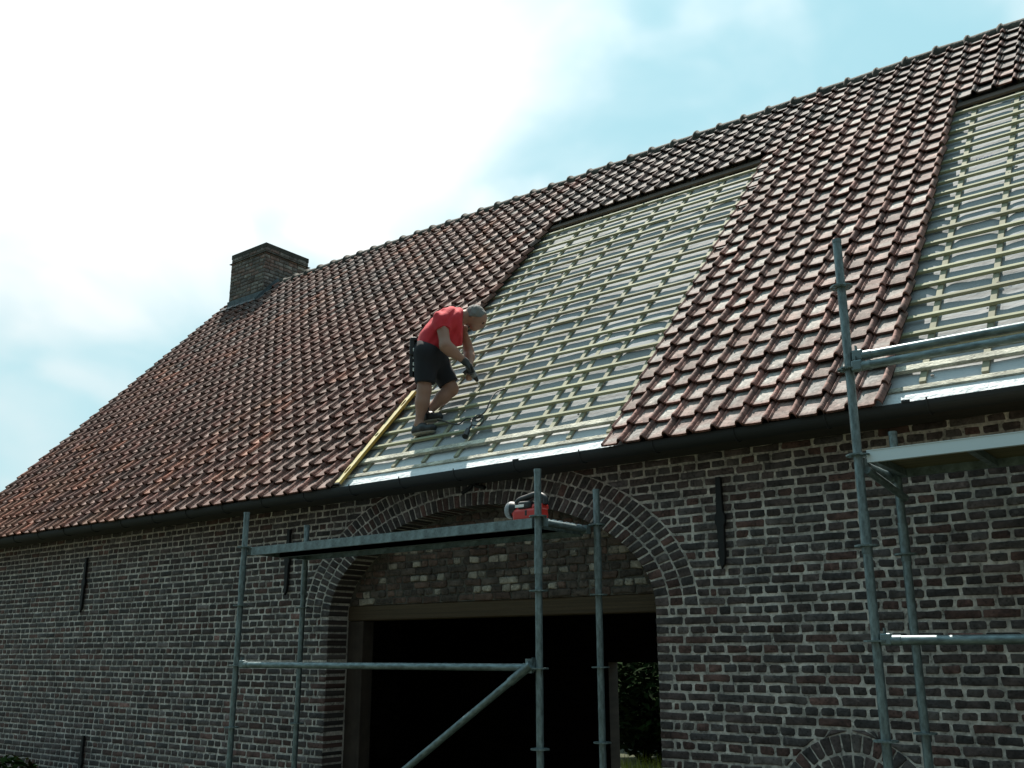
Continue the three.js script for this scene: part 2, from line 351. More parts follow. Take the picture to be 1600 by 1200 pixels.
{
  const D0 = -9.55, D1 = -7.9, DT = EYE - 0.17;
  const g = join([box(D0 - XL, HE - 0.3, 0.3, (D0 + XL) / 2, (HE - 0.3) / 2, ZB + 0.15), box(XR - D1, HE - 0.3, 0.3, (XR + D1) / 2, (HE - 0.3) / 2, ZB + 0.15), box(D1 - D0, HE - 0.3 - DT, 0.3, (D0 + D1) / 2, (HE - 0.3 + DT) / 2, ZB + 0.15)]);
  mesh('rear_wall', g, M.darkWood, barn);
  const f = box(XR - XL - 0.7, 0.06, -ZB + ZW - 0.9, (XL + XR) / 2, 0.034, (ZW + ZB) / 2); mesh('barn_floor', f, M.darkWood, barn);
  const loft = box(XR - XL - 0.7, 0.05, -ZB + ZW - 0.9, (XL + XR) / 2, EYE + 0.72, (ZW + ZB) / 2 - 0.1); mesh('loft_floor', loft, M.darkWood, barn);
}
// rough brick filling in the head of the arch, on its oak lintel, and the oak post
{
  const ZI = ZW - 0.232, YL = EYE + 0.425, s = new THREE.Shape(); const h0 = openHalf(YL);
  s.moveTo(AX - h0 - 0.004, YL); s.lineTo(AX + h0 + 0.004, YL);
  for (let i = 0; i <= 40; i++) { const y0 = Math.asin((YL - AY) / AH), a = y0 + (Math.PI - 2 * y0) * i / 40; s.lineTo(AX + (AW + 0.004) * Math.cos(a), AY + (AH + 0.004) * Math.sin(a)); }
  const g = new THREE.ExtrudeGeometry(s, { depth: 0.2, bevelEnabled: false }); g.translate(0, 0, ZI - 0.206);
  const w = mesh('infill_wall', g, M.oldMortar, barn), gg = rng(31);
  for (let k = 0; k < 12; k++) {
    const yb = YL + 0.004 + k * 0.0625, header = k % 2 === 1; let x = AX - AW - rr(0, 0.1, gg);
    while (x < AX + AW) {
      const wd = header ? rr(0.085, 0.115, gg) : rr(0.17, 0.225, gg); const hh = openHalf(yb + 0.058) - 0.012; const xa = Math.max(x + 0.006, AX - hh), xb = Math.min(x + wd - 0.006, AX + hh); x += wd;
      if (!(xb - xa > 0.035)) continue;
      const e = () => rr(-0.004, 0.004, gg); const pale = header && gg() < 0.45 && (k === 1 || k === 3 || k === 5 || k === 7) || (!header && gg() < 0.04); const v = rr(0.75, 1.25, gg);
      const tone = (pale ? [0.27, 0.235, 0.20] : gg() < 0.3 ? [0.11, 0.068, 0.055] : [0.082, 0.062, 0.053]).map(c => c * v);
      mesh('infill_brick', brickGeo([[xa, yb + e()], [xb, yb + e()], [xb + e(), yb + 0.054 + e()], [xa + e(), yb + 0.054 + e()]], ZI + rr(-0.002, 0.012, gg), 0.03, tone, gg, { jit: 0.006, cut: 0.014 }), M.brick, w);
    }
  }
  const lg = bev(2 * AW + 0.002, 0.135, 0.2, 0.012, AX, YL - 0.0685, ZI - 0.11); mesh('oak_lintel', lg, M.oak, barn);
  mesh('oak_post', bev(0.205, YL - 0.14, 0.14, 0.008, AX - AW + 0.10, (YL - 0.14) / 2, ZI - 0.09), M.deepWood, barn);
  // plank shutter closing the low window
  const sh = mesh('window_shutter', box(2 * BI + 0.1, BY + BI, 0.04, BX, (BY + BI) / 2, ZW - 0.3), M.darkWood, barn);
}
// wrought iron wall anchors
{
  const anchor = (x, y0, y1) => {
    const h = y1 - y0, pts = [[-0.016, 0], [-0.006, -0.045], [0.012, -0.02], [0.021, 0.03], [0.024, h * 0.5 - 0.05], [0.036, h * 0.5 - 0.02], [0.036, h * 0.5 + 0.02], [0.022, h * 0.5 + 0.05], [0.018, h], [-0.014, h], [-0.02, h * 0.5 + 0.05], [-0.036, h * 0.5 + 0.02], [-0.036, h * 0.5 - 0.02], [-0.023, h * 0.5 - 0.05]];
    const s = new THREE.Shape(pts.map(p => new THREE.Vector2(p[0], p[1]))); const g = new THREE.ExtrudeGeometry(s, { depth: 0.02, bevelEnabled: true, bevelSize: 0.004, bevelThickness: 0.004, bevelSegments: 1 });
    g.translate(x, y0, ZW + 0.012); mesh('wall_anchor', g, M.iron, barn);
  };
  anchor(-11.40, EYE + 0.52, EYE + 1.115); anchor(-7.636, EYE + 0.59, EYE + 1.17); anchor(-3.012, EYE + 0.60, EYE + 1.183); anchor(-11.03, EYE - 1.45, EYE - 0.905);
  const c = (pts) => new THREE.TubeGeometry(new THREE.CatmullRomCurve3(pts.map(p => V(AX + 0.03 + p[0], EYE + p[1], ZW + 0.025))), 24, 0.017, 7);
  mesh('wall_anchor', join([c([[0, 1.46], [0.002, 1.41], [-0.02, 1.36], [-0.07, 1.33], [-0.12, 1.31]]), c([[0.004, 1.46], [0.006, 1.41], [0.03, 1.36], [0.08, 1.345], [0.13, 1.33]])]), M.iron, barn);
}
// eaves: soffit and gutter
{
  mesh('soffit', box(XR - XL, 0.02, 0.31, (XL + XR) / 2, EYE + 1.385, -6.095), M.soffit, barn);
  const s = new THREE.Shape(); const pr = []; // half round gutter section, z outwards
  for (let i = 0; i <= 12; i++) { const a = Math.PI * (1 + i / 12); pr.push([0.066 * Math.cos(a), 0.066 * Math.sin(a) * 0.95]); }
  s.moveTo(pr[0][0], pr[0][1]); pr.slice(1).forEach(p => s.lineTo(p[0], p[1])); s.lineTo(0.066, 0.012); s.lineTo(0.058, 0.012);
  [...pr].reverse().forEach(p => s.lineTo(p[0] * 0.92, p[1] * 0.92)); s.closePath();
  const g = new THREE.ExtrudeGeometry(s, { depth: XR - XL + 0.3, bevelEnabled: false, curveSegments: 4 });
  g.rotateY(Math.PI / 2); g.scale(1, 1, -1); const p = g.attributes.position.array; for (let o = 0; o < p.length; o += 9) for (let k = 0; k < 3; k++) { const t = p[o + 3 + k]; p[o + 3 + k] = p[o + 6 + k]; p[o + 6 + k] = t; } g.computeVertexNormals();
  g.translate(XL - 0.2, EYE + 1.440 - 0.012, -5.895 - 0.066); mesh('gutter', g, M.gutter, barn);
  for (let x = XL + 0.4; x < 1.5; x += 0.62) mesh('gutter_bracket', new THREE.TubeGeometry(new THREE.CatmullRomCurve3([V(x, EYE + 1.452, -5.893), V(x, EYE + 1.41, -5.895), V(x, EYE + 1.371, -5.93), V(x, EYE + 1.362, -5.97), V(x, EYE + 1.38, -6.02)]), 10, 0.0055, 5), M.gutterJoint, barn);
  for (let x = XL + 1.5; x < 1.5; x += 2.95) { const g = box(0.05, 0.014, 0.006, x, EYE + 1.447, -5.893); mesh('gutter_joint', g, M.gutterJoint, barn); }
  mesh('fascia', box(XR - XL, 0.13, 0.022, (XL + XR) / 2, EYE + 1.455, ZE - 0.15), M.soffit, barn);
}
// ------------------------------------------------------------------ the roof
// roof coordinates: x along the eaves, u up the slope, n square to it
const RB = new THREE.Matrix4().makeBasis(V(1, 0, 0), V(0, sS, -cS), V(0, cS, sS)).setPosition(0, HE, ZE);
const onRoof = (x, u, n = 0) => V(x, u, n).applyMatrix4(RB);
const rowU = k => 0.2116 * k + 0.000324 * k * k;      // battens; the tile noses lie a little lower
const noseU = k => rowU(k) - 0.075;
const roof = mesh('roof', (() => {
  const a = new THREE.BoxGeometry(XR - XL, URIDGE + 0.02, 0.03); a.translate((XL + XR) / 2, URIDGE / 2 + 0.05, -0.145); a.applyMatrix4(RB);
  const b = new THREE.BoxGeometry(XR - XL, 7.25, 0.1); b.translate((XL + XR) / 2, -7.25 / 2, 0);
  b.applyMatrix4(new THREE.Matrix4().makeBasis(V(1, 0, 0), V(0, sS, cS), V(0, -cS, sS))); b.translate(0, YR - 0.06, ZR);
  return join([a, b]);
})(), M.deepWood, barn);

// column edges, from left to right
const XC1 = -6.66, XC2 = -3.745, XC3 = -1.725;
const cols = [];
{ const n1 = 42; for (let i = 0; i < n1; i++) cols.push([mix(XL + 0.03, XC1, i / n1), mix(XL + 0.03, XC1, (i + 1) / n1), 0]);
  for (let i = 0; i < 15; i++) cols.push([mix(XC1, XC2, i / 15), mix(XC1, XC2, (i + 1) / 15), 1]);
  for (let i = 0; i < 11; i++) cols.push([mix(XC2, XC3, i / 11), mix(XC2, XC3, (i + 1) / 11), 2]);
  for (let i = 0; i < 16; i++) cols.push([XC3 + i * 0.1815, XC3 + (i + 1) * 0.1815, 3]); }
const CHX0 = -14.64, CHX1 = -13.63;
// one pantile: flat pan, narrow lip on its left, roll on its right; x 0..1, y up the slope from its nose
const tileProfile = [[0.030, -0.002], [0.042, 0.012], [0.078, 0.014], [0.095, 0.001], [0.15, 0.000], [0.42, -0.001], [0.70, 0.000], [0.762, 0.003], [0.785, 0.018], [0.83, 0.031], [0.885, 0.036], [0.94, 0.031], [0.985, 0.016], [1.008, -0.004]];
function tileGeo(tone, g, W, L) {
  const pos = [], col = [], uv = [], idx = [], n = tileProfile.length, ou = g() * 4, ov = g() * 4;
  const ys = [0, 0.016, 0.06, 0.10, 0.15, 0.21, L], nose = [0.0, 0.004, 0, 0, 0, 0, 0], dent = rr(0, 20, g);
  const lich = rr(0.5, 1.05, g), ph = g() * 10;
  const wear = (px, y) => { const pan = px > 0.12 && px < 0.75 ? 1 : 0; const m = sstep(0.34, 0.60, fbm(px * 3 + ph, y * 14 + ph, ph, 3)); return (pan ? lich * (0.55 + 0.45 * m) : 0.12 * m) * sstep(0.0, 0.03, y); };
  for (const layer of [0, 1]) ys.forEach((y, r) => {
    const lift = mix(0.043, 0.004, y / L);
    for (const [px, pz] of tileProfile) {
      const roll = px > 0.77; pos.push(px * W, y, lift + pz + (roll ? nose[r] : 0) + 0.004 * (vnoise(px * 3 + dent, y * 22, dent) - 0.5) - layer * (roll ? 0.013 : 0.016)); uv.push(px * W + ou, y + ov);
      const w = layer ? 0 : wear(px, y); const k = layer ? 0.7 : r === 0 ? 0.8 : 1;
      col.push(mix(tone.a[0], tone.b[0], w) * k, mix(tone.a[1], tone.b[1], w) * k, mix(tone.a[2], tone.b[2], w) * k);
    }
  });
  const o1 = ys.length * n, q = (a, b, c, d) => idx.push(a, b, c, a, c, d);
  for (let r = 0; r + 1 < ys.length; r++) for (let i = 0; i + 1 < n; i++) { const a = r * n + i; q(a, a + 1, a + n + 1, a + n); const b = o1 + a; q(b, b + n, b + n + 1, b + 1); }
  for (let r = 0; r + 1 < ys.length; r++) { const a = r * n; q(a, a + n, a + n + o1, a + o1); const b = a + n - 1; q(b, b + o1, b + n + o1, b + n); }
  // nose face, with its own vertices so that it stays crisp
  const base = pos.length / 3;
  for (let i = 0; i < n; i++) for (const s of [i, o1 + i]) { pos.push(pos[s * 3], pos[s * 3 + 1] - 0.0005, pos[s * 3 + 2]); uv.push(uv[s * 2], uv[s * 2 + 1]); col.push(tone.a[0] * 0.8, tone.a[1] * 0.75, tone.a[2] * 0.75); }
  for (let i = 0; i + 1 < n; i++) { const a = base + i * 2; q(a, a + 1, a + 3, a + 2); }
  const G = new THREE.BufferGeometry();
  G.setAttribute('position', new THREE.Float32BufferAttribute(pos, 3)); G.setAttribute('uv', new THREE.Float32BufferAttribute(uv, 2)); G.setAttribute('color', new THREE.Float32BufferAttribute(col, 3));
  G.setIndex(idx); G.computeVertexNormals(); return G;
}
const tileStock = {};                                // a stock of shared tile shapes for each part of the roof
{
  const g = rng(400);
  const kinds = { left: { a: [0.138, 0.067, 0.053], b: [0.176, 0.132, 0.117], W: 0.1965 }, orange: { a: [0.175, 0.078, 0.052], b: [0.192, 0.125, 0.098], W: 0.1965 }, strip: { a: [0.100, 0.067, 0.060], b: [0.168, 0.154, 0.147], W: 0.1915 }, main: { a: [0.150, 0.072, 0.059], b: [0.222, 0.212, 0.196], W: 0.181 } };
  for (const [k, c] of Object.entries(kinds)) {
    tileStock[k] = [];
    for (let i = 0; i < 14; i++) { const odd = i > 11 ? rr(0.6, 1.5, g) : 1, v = rr(0.72, 1.25, g) * odd, h = rr(0.9, 1.15, g), p = rr(0.72, 1.22, g) * odd, e = rr(-0.03, 0.05, g); tileStock[k].push(tileGeo({ a: [c.a[0] * v * h, c.a[1] * v, c.a[2] * v], b: [c.b[0] * p, c.b[1] * p * (1 + e * 0.3), c.b[2] * p * (1 + e)] }, g, c.W, 0.272)); }
  }
}
const tiles = [];
{
  const g = rng(90);
  cols.forEach(([x0, x1, zone], ci) => {
    const bottom = zone === 1 ? 24 : zone === 3 ? 23 : 0;
    for (let k = bottom; k <= 30; k++) {
      const u = noseU(k);
      const xm = (x0 + x1) / 2;
      if (xm > CHX0 - 0.02 && xm < CHX1 + 0.02 && u > 6.12) continue;
      let kind = zone === 2 ? 'main' : zone === 0 ? 'left' : 'strip';
      if (zone === 2 && u > 5.2 && g() < 0.7) kind = 'strip';
      if (zone === 3) kind = g() < 0.6 ? 'strip' : 'main';
      if (zone === 0) { const o = sstep(-10.5, -14.5, xm) * sstep(2.6, 0.2, u) * 0.9 + 0.30 * sstep(0.5, 0.75, fbm(xm * 0.8, u * 0.9, 3, 3)); if (g() < o) kind = 'orange'; else if (g() < 0.35 * sstep(2.5, 6, u)) kind = 'strip'; }
      const geo = tileStock[kind][Math.floor(g() * 14)];
      const mx = new THREE.Matrix4().compose(V(x0 + rr(-0.004, 0.004, g), u + rr(-0.008, 0.008, g) - (g() < 0.03 ? 0.016 : 0), 0.004 + rr(0, 0.006, g)), new THREE.Quaternion().setFromEuler(new THREE.Euler(rr(-0.02, 0.026, g), rr(-0.03, 0.03, g), rr(-0.026, 0.026, g))), V((x1 - x0) / (kind === 'main' ? 0.181 : kind === 'strip' ? 0.1915 : 0.1965), 1, 1));
      mx.premultiply(RB);
      tiles.push({ geo, mx, area: pixelArea([onRoof(x0, u), onRoof(x1, u), onRoof(x1, u + 0.21), onRoof(x0, u + 0.21)]) });
    }
  });
  tiles.sort((a, b) => b.area - a.area);
  const rest = [];
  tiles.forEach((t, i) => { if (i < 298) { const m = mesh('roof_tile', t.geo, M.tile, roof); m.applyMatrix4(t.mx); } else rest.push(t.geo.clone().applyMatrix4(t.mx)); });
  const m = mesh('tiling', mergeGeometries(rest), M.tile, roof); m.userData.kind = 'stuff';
}
// ridge tiles
{
  const g = rng(66), geos = [];
  for (let v = 0; v < 4; v++) {
    const prof = []; const L = 0.335, rad = 0.118;
    const sec = [[0, 0.128], [0.025, 0.150], [0.05, 0.150], [0.062, 0.124], [0.2, 0.118], [L + 0.03, 0.112]];
    const pos = [], uv = [], idx = [], N = 14; const jit = sec.map(() => rr(-0.004, 0.004, g));
    for (const lay of [0, 0.02]) sec.forEach(([x, q], r) => { for (let i = 0; i <= N; i++) { const a = Math.PI * (-0.12 + 1.24 * i / N); pos.push(x, (q - lay + jit[r]) * Math.sin(a) * 0.92, (q - lay + jit[r]) * Math.cos(a)); uv.push(x * 1.3, i / N * 0.5 + v); } });
    const n = N + 1, o = sec.length * n, q = (a, b, c, d) => idx.push(a, b, c, a, c, d);
    for (let r = 0; r + 1 < sec.length; r++) for (let i = 0; i < N; i++) { const a = r * n + i; q(a, a + 1, a + n + 1, a + n); q(o + a, o + a + n, o + a + n + 1, o + a + 1); }
    for (let i = 0; i < N; i++) { q(i, o + i, o + i + 1, i + 1); const e = (sec.length - 1) * n + i; q(e, e + 1, o + e + 1, o + e); }
    const G = new THREE.BufferGeometry(); G.setAttribute('position', new THREE.Float32BufferAttribute(pos, 3)); G.setAttribute('uv', new THREE.Float32BufferAttribute(uv, 2)); G.setIndex(idx); G.computeVertexNormals(); geos.push(G);
  }
  for (let i = 0; i < 48; i++) {
    const x = -1.78 + 0.0 + (i - 35) * 0.333; if (x < CHX1 + 0.05 && x > CHX0 - 0.3) continue; if (x < XL) continue;
    const m = mesh('ridge_tile', geos[i % 4], M.ridge, roof); m.position.set(x, YR - 0.055 + rr(-0.006, 0.006, g), ZR); m.rotation.set(rr(-0.04, 0.04, g), rr(-0.02, 0.02, g), rr(-0.012, 0.012, g));
  }
}
// underlay membrane, counter battens, battens in the two open strips
function underlay(x0, x1, u0, u1, cb, seed, up = 0) {
  const g = rng(seed), nx = Math.round((x1 - x0) / 0.016), nu = Math.round((u1 - u0) / 0.022), pos = [], uv = [], idx = [], col = [];
  for (let j = 0; j <= nu; j++) for (let i = 0; i <= nx; i++) {
    const x = mix(x0, x1, i / nx), u = mix(u0, u1, j / nu);
    let d = 9; for (const c of cb) d = Math.min(d, Math.abs(x - c));
    const slack = sstep(0.0, 0.09, d), n1 = fbm(x * 1.2 + seed, u * 4.5, seed, 4) - 0.5, n2 = fbm(x * 3.5, u * 11, seed + 3, 4) - 0.5, fold = Math.pow(Math.abs(Math.sin((u * 9.5 + 3.5 * fbm(x * 1.1, u * 0.8, seed + 9, 3) + 0.6 * x) * 1.0)), 6);
    const lap = (u % 1.42) < 0.03 ? 0.004 : 0;
    const bay = fbm(x * 0.95 + seed * 3, u * 1.3, seed + 12, 3) - 0.42, z = -0.0545 + slack * (0.002 + 0.040 * bay) * (u > 0.4 ? 1 : 0.4) + slack * (n1 * 0.020 + n2 * 0.009) + slack * 0.003 * fold + lap + 0.002 * n2;
    const p = onRoof(x, u, Math.min(z, mix(-0.054, -0.037, slack)) + up); pos.push(p.x, p.y, p.z); up ? uv.push((x - x0) / (x1 - x0), (u - u0) / (u1 - u0)) : uv.push(x, u);
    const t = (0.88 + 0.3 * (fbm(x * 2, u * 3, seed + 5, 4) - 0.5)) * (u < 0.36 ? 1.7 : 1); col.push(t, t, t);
  }
  const n = nx + 1; for (let j = 0; j < nu; j++) for (let i = 0; i < nx; i++) { const a = j * n + i; idx.push(a, a + 1, a + n + 1, a, a + n + 1, a + n); }
  const G = new THREE.BufferGeometry(); G.setAttribute('position', new THREE.Float32BufferAttribute(pos, 3)); G.setAttribute('uv', new THREE.Float32BufferAttribute(uv, 2)); G.setAttribute('color', new THREE.Float32BufferAttribute(col, 3)); G.setIndex(idx); G.computeVertexNormals();
  return G;
}
{
  const g = rng(210);
  const strips = [{ x0: XC1 - 0.12, x1: XC2 + 0.12, top: 5.42, cb: [-6.50, -6.13, -5.76, -5.385, -5.01, -4.635, -4.215, -3.84], rows: 25, seed: 21 }, { x0: XC3 - 0.1, x1: 1.25, top: 5.25, cb: [-1.555, -1.19, -0.82, -0.45, -0.08, 0.29, 0.66, 1.03], rows: 24, seed: 57 }];
  for (const s of strips) {
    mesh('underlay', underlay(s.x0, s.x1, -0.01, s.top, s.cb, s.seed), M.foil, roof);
    const slat = (name, w, h, len, x, u, nn, mat, along, tilt = 0) => {
      const q = bev(along ? w : len, along ? len : w, h, 0.003, 0, 0, 0, 1); const uvA = q.attributes.uv; for (let i = 0; i < uvA.count; i++) uvA.setXY(i, uvA.getX(i) * (along ? 0.2 : len) + x * 0.37, uvA.getY(i) * 0.15 + u * 1.7);
      q.rotateZ(tilt); q.translate(x, u, nn); q.applyMatrix4(RB); return mesh(name, q, mat, roof);
    };
    for (const c of s.cb) slat('counter_batten', 0.042, 0.020, s.top - 0.24, c, s.top / 2 + 0.10, -0.0437, M.battenOld, true, rr(-0.002, 0.002, g));
    if (s.seed === 21) slat('counter_batten', 0.046, 0.020, 1.70, -4.475, 1.0, -0.0437, M.battenOld, true, 0.004);
    for (let k = 0; k < s.rows; k++) {
      const u = rowU(k) + 0.143; const wide = k < 2; if (u > s.top - 0.3) break;
      slat('batten', k === 1 ? 0.060 : k === 0 ? 0.045 : rr(0.029, 0.034, g), k === 1 ? 0.028 : k === 0 ? 0.020 : 0.027, s.x1 - s.x0 - 0.02, (s.x0 + s.x1) / 2 + rr(-0.004, 0.004, g), u + rr(-0.004, 0.004, g), k === 0 ? -0.026 : -0.020, wide ? M.battenWhite : g() < 0.75 ? M.batten : M.battenOld, false, rr(-0.0012, 0.0012, g));
    }
    // old brown board under the nose of the tiles above, and the bright foil apron over the eaves
    const ub = rowU(s.seed === 21 ? 24 : 23) - 0.13;
    slat('head_board', 0.105, 0.026, s.x1 - s.x0 - 0.02, (s.x0 + s.x1) / 2, ub, -0.012, M.brownBoard, false);
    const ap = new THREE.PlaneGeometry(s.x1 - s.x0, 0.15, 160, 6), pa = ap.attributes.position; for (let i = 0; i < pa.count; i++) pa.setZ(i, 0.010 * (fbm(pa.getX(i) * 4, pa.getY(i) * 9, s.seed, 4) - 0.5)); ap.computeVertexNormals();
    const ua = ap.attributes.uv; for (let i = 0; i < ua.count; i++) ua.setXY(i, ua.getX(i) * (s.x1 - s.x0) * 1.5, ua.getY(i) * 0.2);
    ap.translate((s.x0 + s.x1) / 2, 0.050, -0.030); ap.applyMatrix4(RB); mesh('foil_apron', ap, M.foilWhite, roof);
    // splashes of mortar and broken bits lying on the battens
    const bits = []; for (let i = 0; i < 46; i++) { const c = new THREE.DodecahedronGeometry(rr(0.006, 0.016, g), 0); c.scale(1, rr(0.6, 1.2, g), 0.6); const cb = s.cb[Math.floor(g() * s.cb.length)]; c.translate(cb + rr(-0.06, 0.06, g), rr(0.2, s.top - 0.4, g), -0.036); c.applyMatrix4(RB); bits.push(c); }
    mesh('rubble_crumbs', join(bits), M.mortar, roof).userData.kind = 'stuff';
  }
}
// faint blue print on the membrane of the right strip
{
  const cv = document.createElement('canvas'); cv.width = 512; cv.height = 128; const c = cv.getContext('2d');
  c.fillStyle = '#000'; c.fillRect(0, 0, 512, 128); c.fillStyle = '#9a9a9a'; c.font = 'bold 118px sans-serif'; c.textBaseline = 'middle'; c.fillText('JXOT', 60, 66, 420);
  const t = new THREE.CanvasTexture(cv), mt = S({ c: [0.10, 0.15, 0.32], alphaMap: t, transparent: true, roughness: 0.8 });
  const cb = [-1.555, -1.19, -0.82, -0.45, -0.08, 0.29, 0.66, 1.03];
  for (const [x, u] of [[-1.0, 1.275], [-1.37, 1.262], [-1.37, 3.55], [-1.0, 3.56]]) mesh('membrane_print', underlay(x - 0.14, x + 0.14, u - 0.042, u + 0.042, cb, 57, 0.002), mt, roof);
}
// ------------------------------------------------------------------ chimney
{
  const y0 = EYE + 5.9, y1 = EYE + 7.2, z0 = -10.2, z1 = -11.2, g = rng(77);
  const ch = mesh('chimney', box(CHX1 - CHX0 - 0.008, y1 - y0, z0 - z1 - 0.008, (CHX0 + CHX1) / 2, (y0 + y1) / 2, (z0 + z1) / 2), M.oldMortar, barn);
  const list = []; const tone = () => { const v = rr(0.7, 1.3, g), t = g(); return (t < 0.3 ? [0.16, 0.11, 0.095] : t < 0.75 ? [0.13, 0.115, 0.108] : [0.18, 0.165, 0.15]).map(c => c * v); };
  for (let k = 0; k < 18; k++) for (const face of [0, 1]) {
    const yb = y0 + k * 0.0705 + 0.004, len = face ? z0 - z1 : CHX1 - CHX0; if (yb + 0.06 > y1) continue; let p = (k + face) % 2 ? 0 : -0.10;
    while (p < len) { const w = g() < 0.25 ? 0.11 : 0.21; const a = Math.max(0.002, p + 0.006), b = Math.min(len - 0.002, p + w - 0.006); p += w; if (b - a < 0.03) continue; const q = brickGeo([[a, yb], [b, yb], [b, yb + 0.058], [a, yb + 0.058]], 0.003, 0.02, tone(), g); if (face) { q.rotateY(Math.PI / 2); q.translate(CHX1, 0, z0); } else q.translate(CHX0, 0, z0); list.push(q); }
  }
  mesh('brickwork', mergeGeometries(list), M.brick, ch).userData.kind = 'stuff';
  mesh('chimney_cap', join([bev(CHX1 - CHX0 + 0.012, 0.09, z0 - z1 + 0.012, 0.008, (CHX0 + CHX1) / 2, y1 + 0.0, (z0 + z1) / 2), box(CHX1 - CHX0 + 0.07, 0.008, z0 - z1 + 0.05, (CHX0 + CHX1) / 2, y1 - 0.14, (z0 + z1) / 2)]), M.ridge, ch);
  // lead flashing: an apron in front and a soaker up each side
  const ap = new THREE.BoxGeometry(CHX1 - CHX0 + 0.08, 0.10, 0.012); ap.translate((CHX0 + CHX1) / 2, 6.23, 0.058); ap.applyMatrix4(RB);
  const up = box(CHX1 - CHX0 + 0.02, 0.16, 0.012, (CHX0 + CHX1) / 2, EYE + 6.22, z0 + 0.012);
  const sd = new THREE.BoxGeometry(0.012, 0.72, 0.10); sd.translate(CHX1 + 0.012, 6.52, 0.055); sd.applyMatrix4(RB);
  const sd2 = new THREE.BoxGeometry(0.07, 0.62, 0.012); sd2.translate(CHX1 + 0.04, 6.46, 0.058); sd2.applyMatrix4(RB);
  mesh('lead_flashing', join([ap, up, sd, sd2]), M.lead, ch);
}
// ------------------------------------------------------------------ scaffolds
const TR = 0.0242;
function scaffold(label, spec) {
  const o = thing('scaffold', label, 'scaffold', V(spec.x0, 0, -5.25), 'modular scaffolds along the barn front');
  const L = (x, y, z) => V(x - spec.x0, y, z + 5.25);
  const P = (name, geo, mat, par = o) => mesh(name, geo, mat, par);
  for (const [x, z, top] of spec.std) {
    const st = P('upright_pole', join([rod(L(x, 0.06, z), L(x, top, z), TR, 20), rod(L(x, top - 0.02, z), L(x, top + 0.002, z), TR + 0.002, 20), ...[0.35, 2.35].map(y => rod(L(x, y + 0.3, z), L(x, y + 0.52, z), TR + 0.004, 20))]), M.zinc);
    P('base_plate', join([bev(0.15, 0.012, 0.15, 0.004, x - spec.x0, 0.01, z + 5.25), rod(L(x, 0.01, z), L(x, 0.2, z), 0.018, 10)]), M.zincDull);
    for (const y of spec.rings) if (y < top - 0.05 && y > 0.1) {
      const s = new THREE.Shape(); const N = 48; for (let i = 0; i < N; i++) { const a = i / N * 2 * Math.PI, q = 0.0625 - 0.004 * Math.pow(Math.abs(Math.sin(2 * a)), 8); i ? s.lineTo(q * Math.cos(a), q * Math.sin(a)) : s.moveTo(q, 0); }
      for (let k = 0; k < 8; k++) { const a = k * Math.PI / 4, h = new THREE.Path(); h.absellipse(0.045 * Math.cos(a), 0.045 * Math.sin(a), k % 2 ? 0.010 : 0.008, k % 2 ? 0.010 : 0.008, 0, Math.PI * 2); s.holes.push(h); }
      const g = new THREE.ExtrudeGeometry(s, { depth: 0.009, bevelEnabled: false, curveSegments: 5 }); g.rotateX(-Math.PI / 2); const p = L(x, y, z); g.translate(p.x, p.y, p.z); mesh('rosette', g, M.zincDull, st);
    }
  }
  const head = (x, y, z, sx) => { const p = L(x, y, z); return join([bev(0.06, 0.062, 0.045, 0.01, p.x + sx * 0.055, p.y + 0.005, p.z), box(0.006, 0.085, 0.03, p.x + sx * 0.048, p.y + 0.02, p.z), rod(V(p.x + sx * 0.085, p.y, p.z), V(p.x + sx * 0.13, p.y, p.z), TR + 0.003, 16)]); };
  for (const [xa, xb, y, z] of spec.ledgers) P('rail', join([rod(L(xa + 0.08, y, z), L(xb - 0.08, y, z), TR, 20), head(xa, y, z, 1), head(xb, y, z, -1)]), M.zinc);
  for (const [x, y, za, zb] of spec.transoms) P('cross_tube', join([rod(L(x, y, za - 0.05), L(x, y, zb + 0.05), TR, 14), box(0.05, 0.06, 0.05, ...L(x, y, za - 0.055).toArray()), box(0.05, 0.06, 0.05, ...L(x, y, zb + 0.055).toArray())]), M.zincDull);
  return { o, L, P };
}
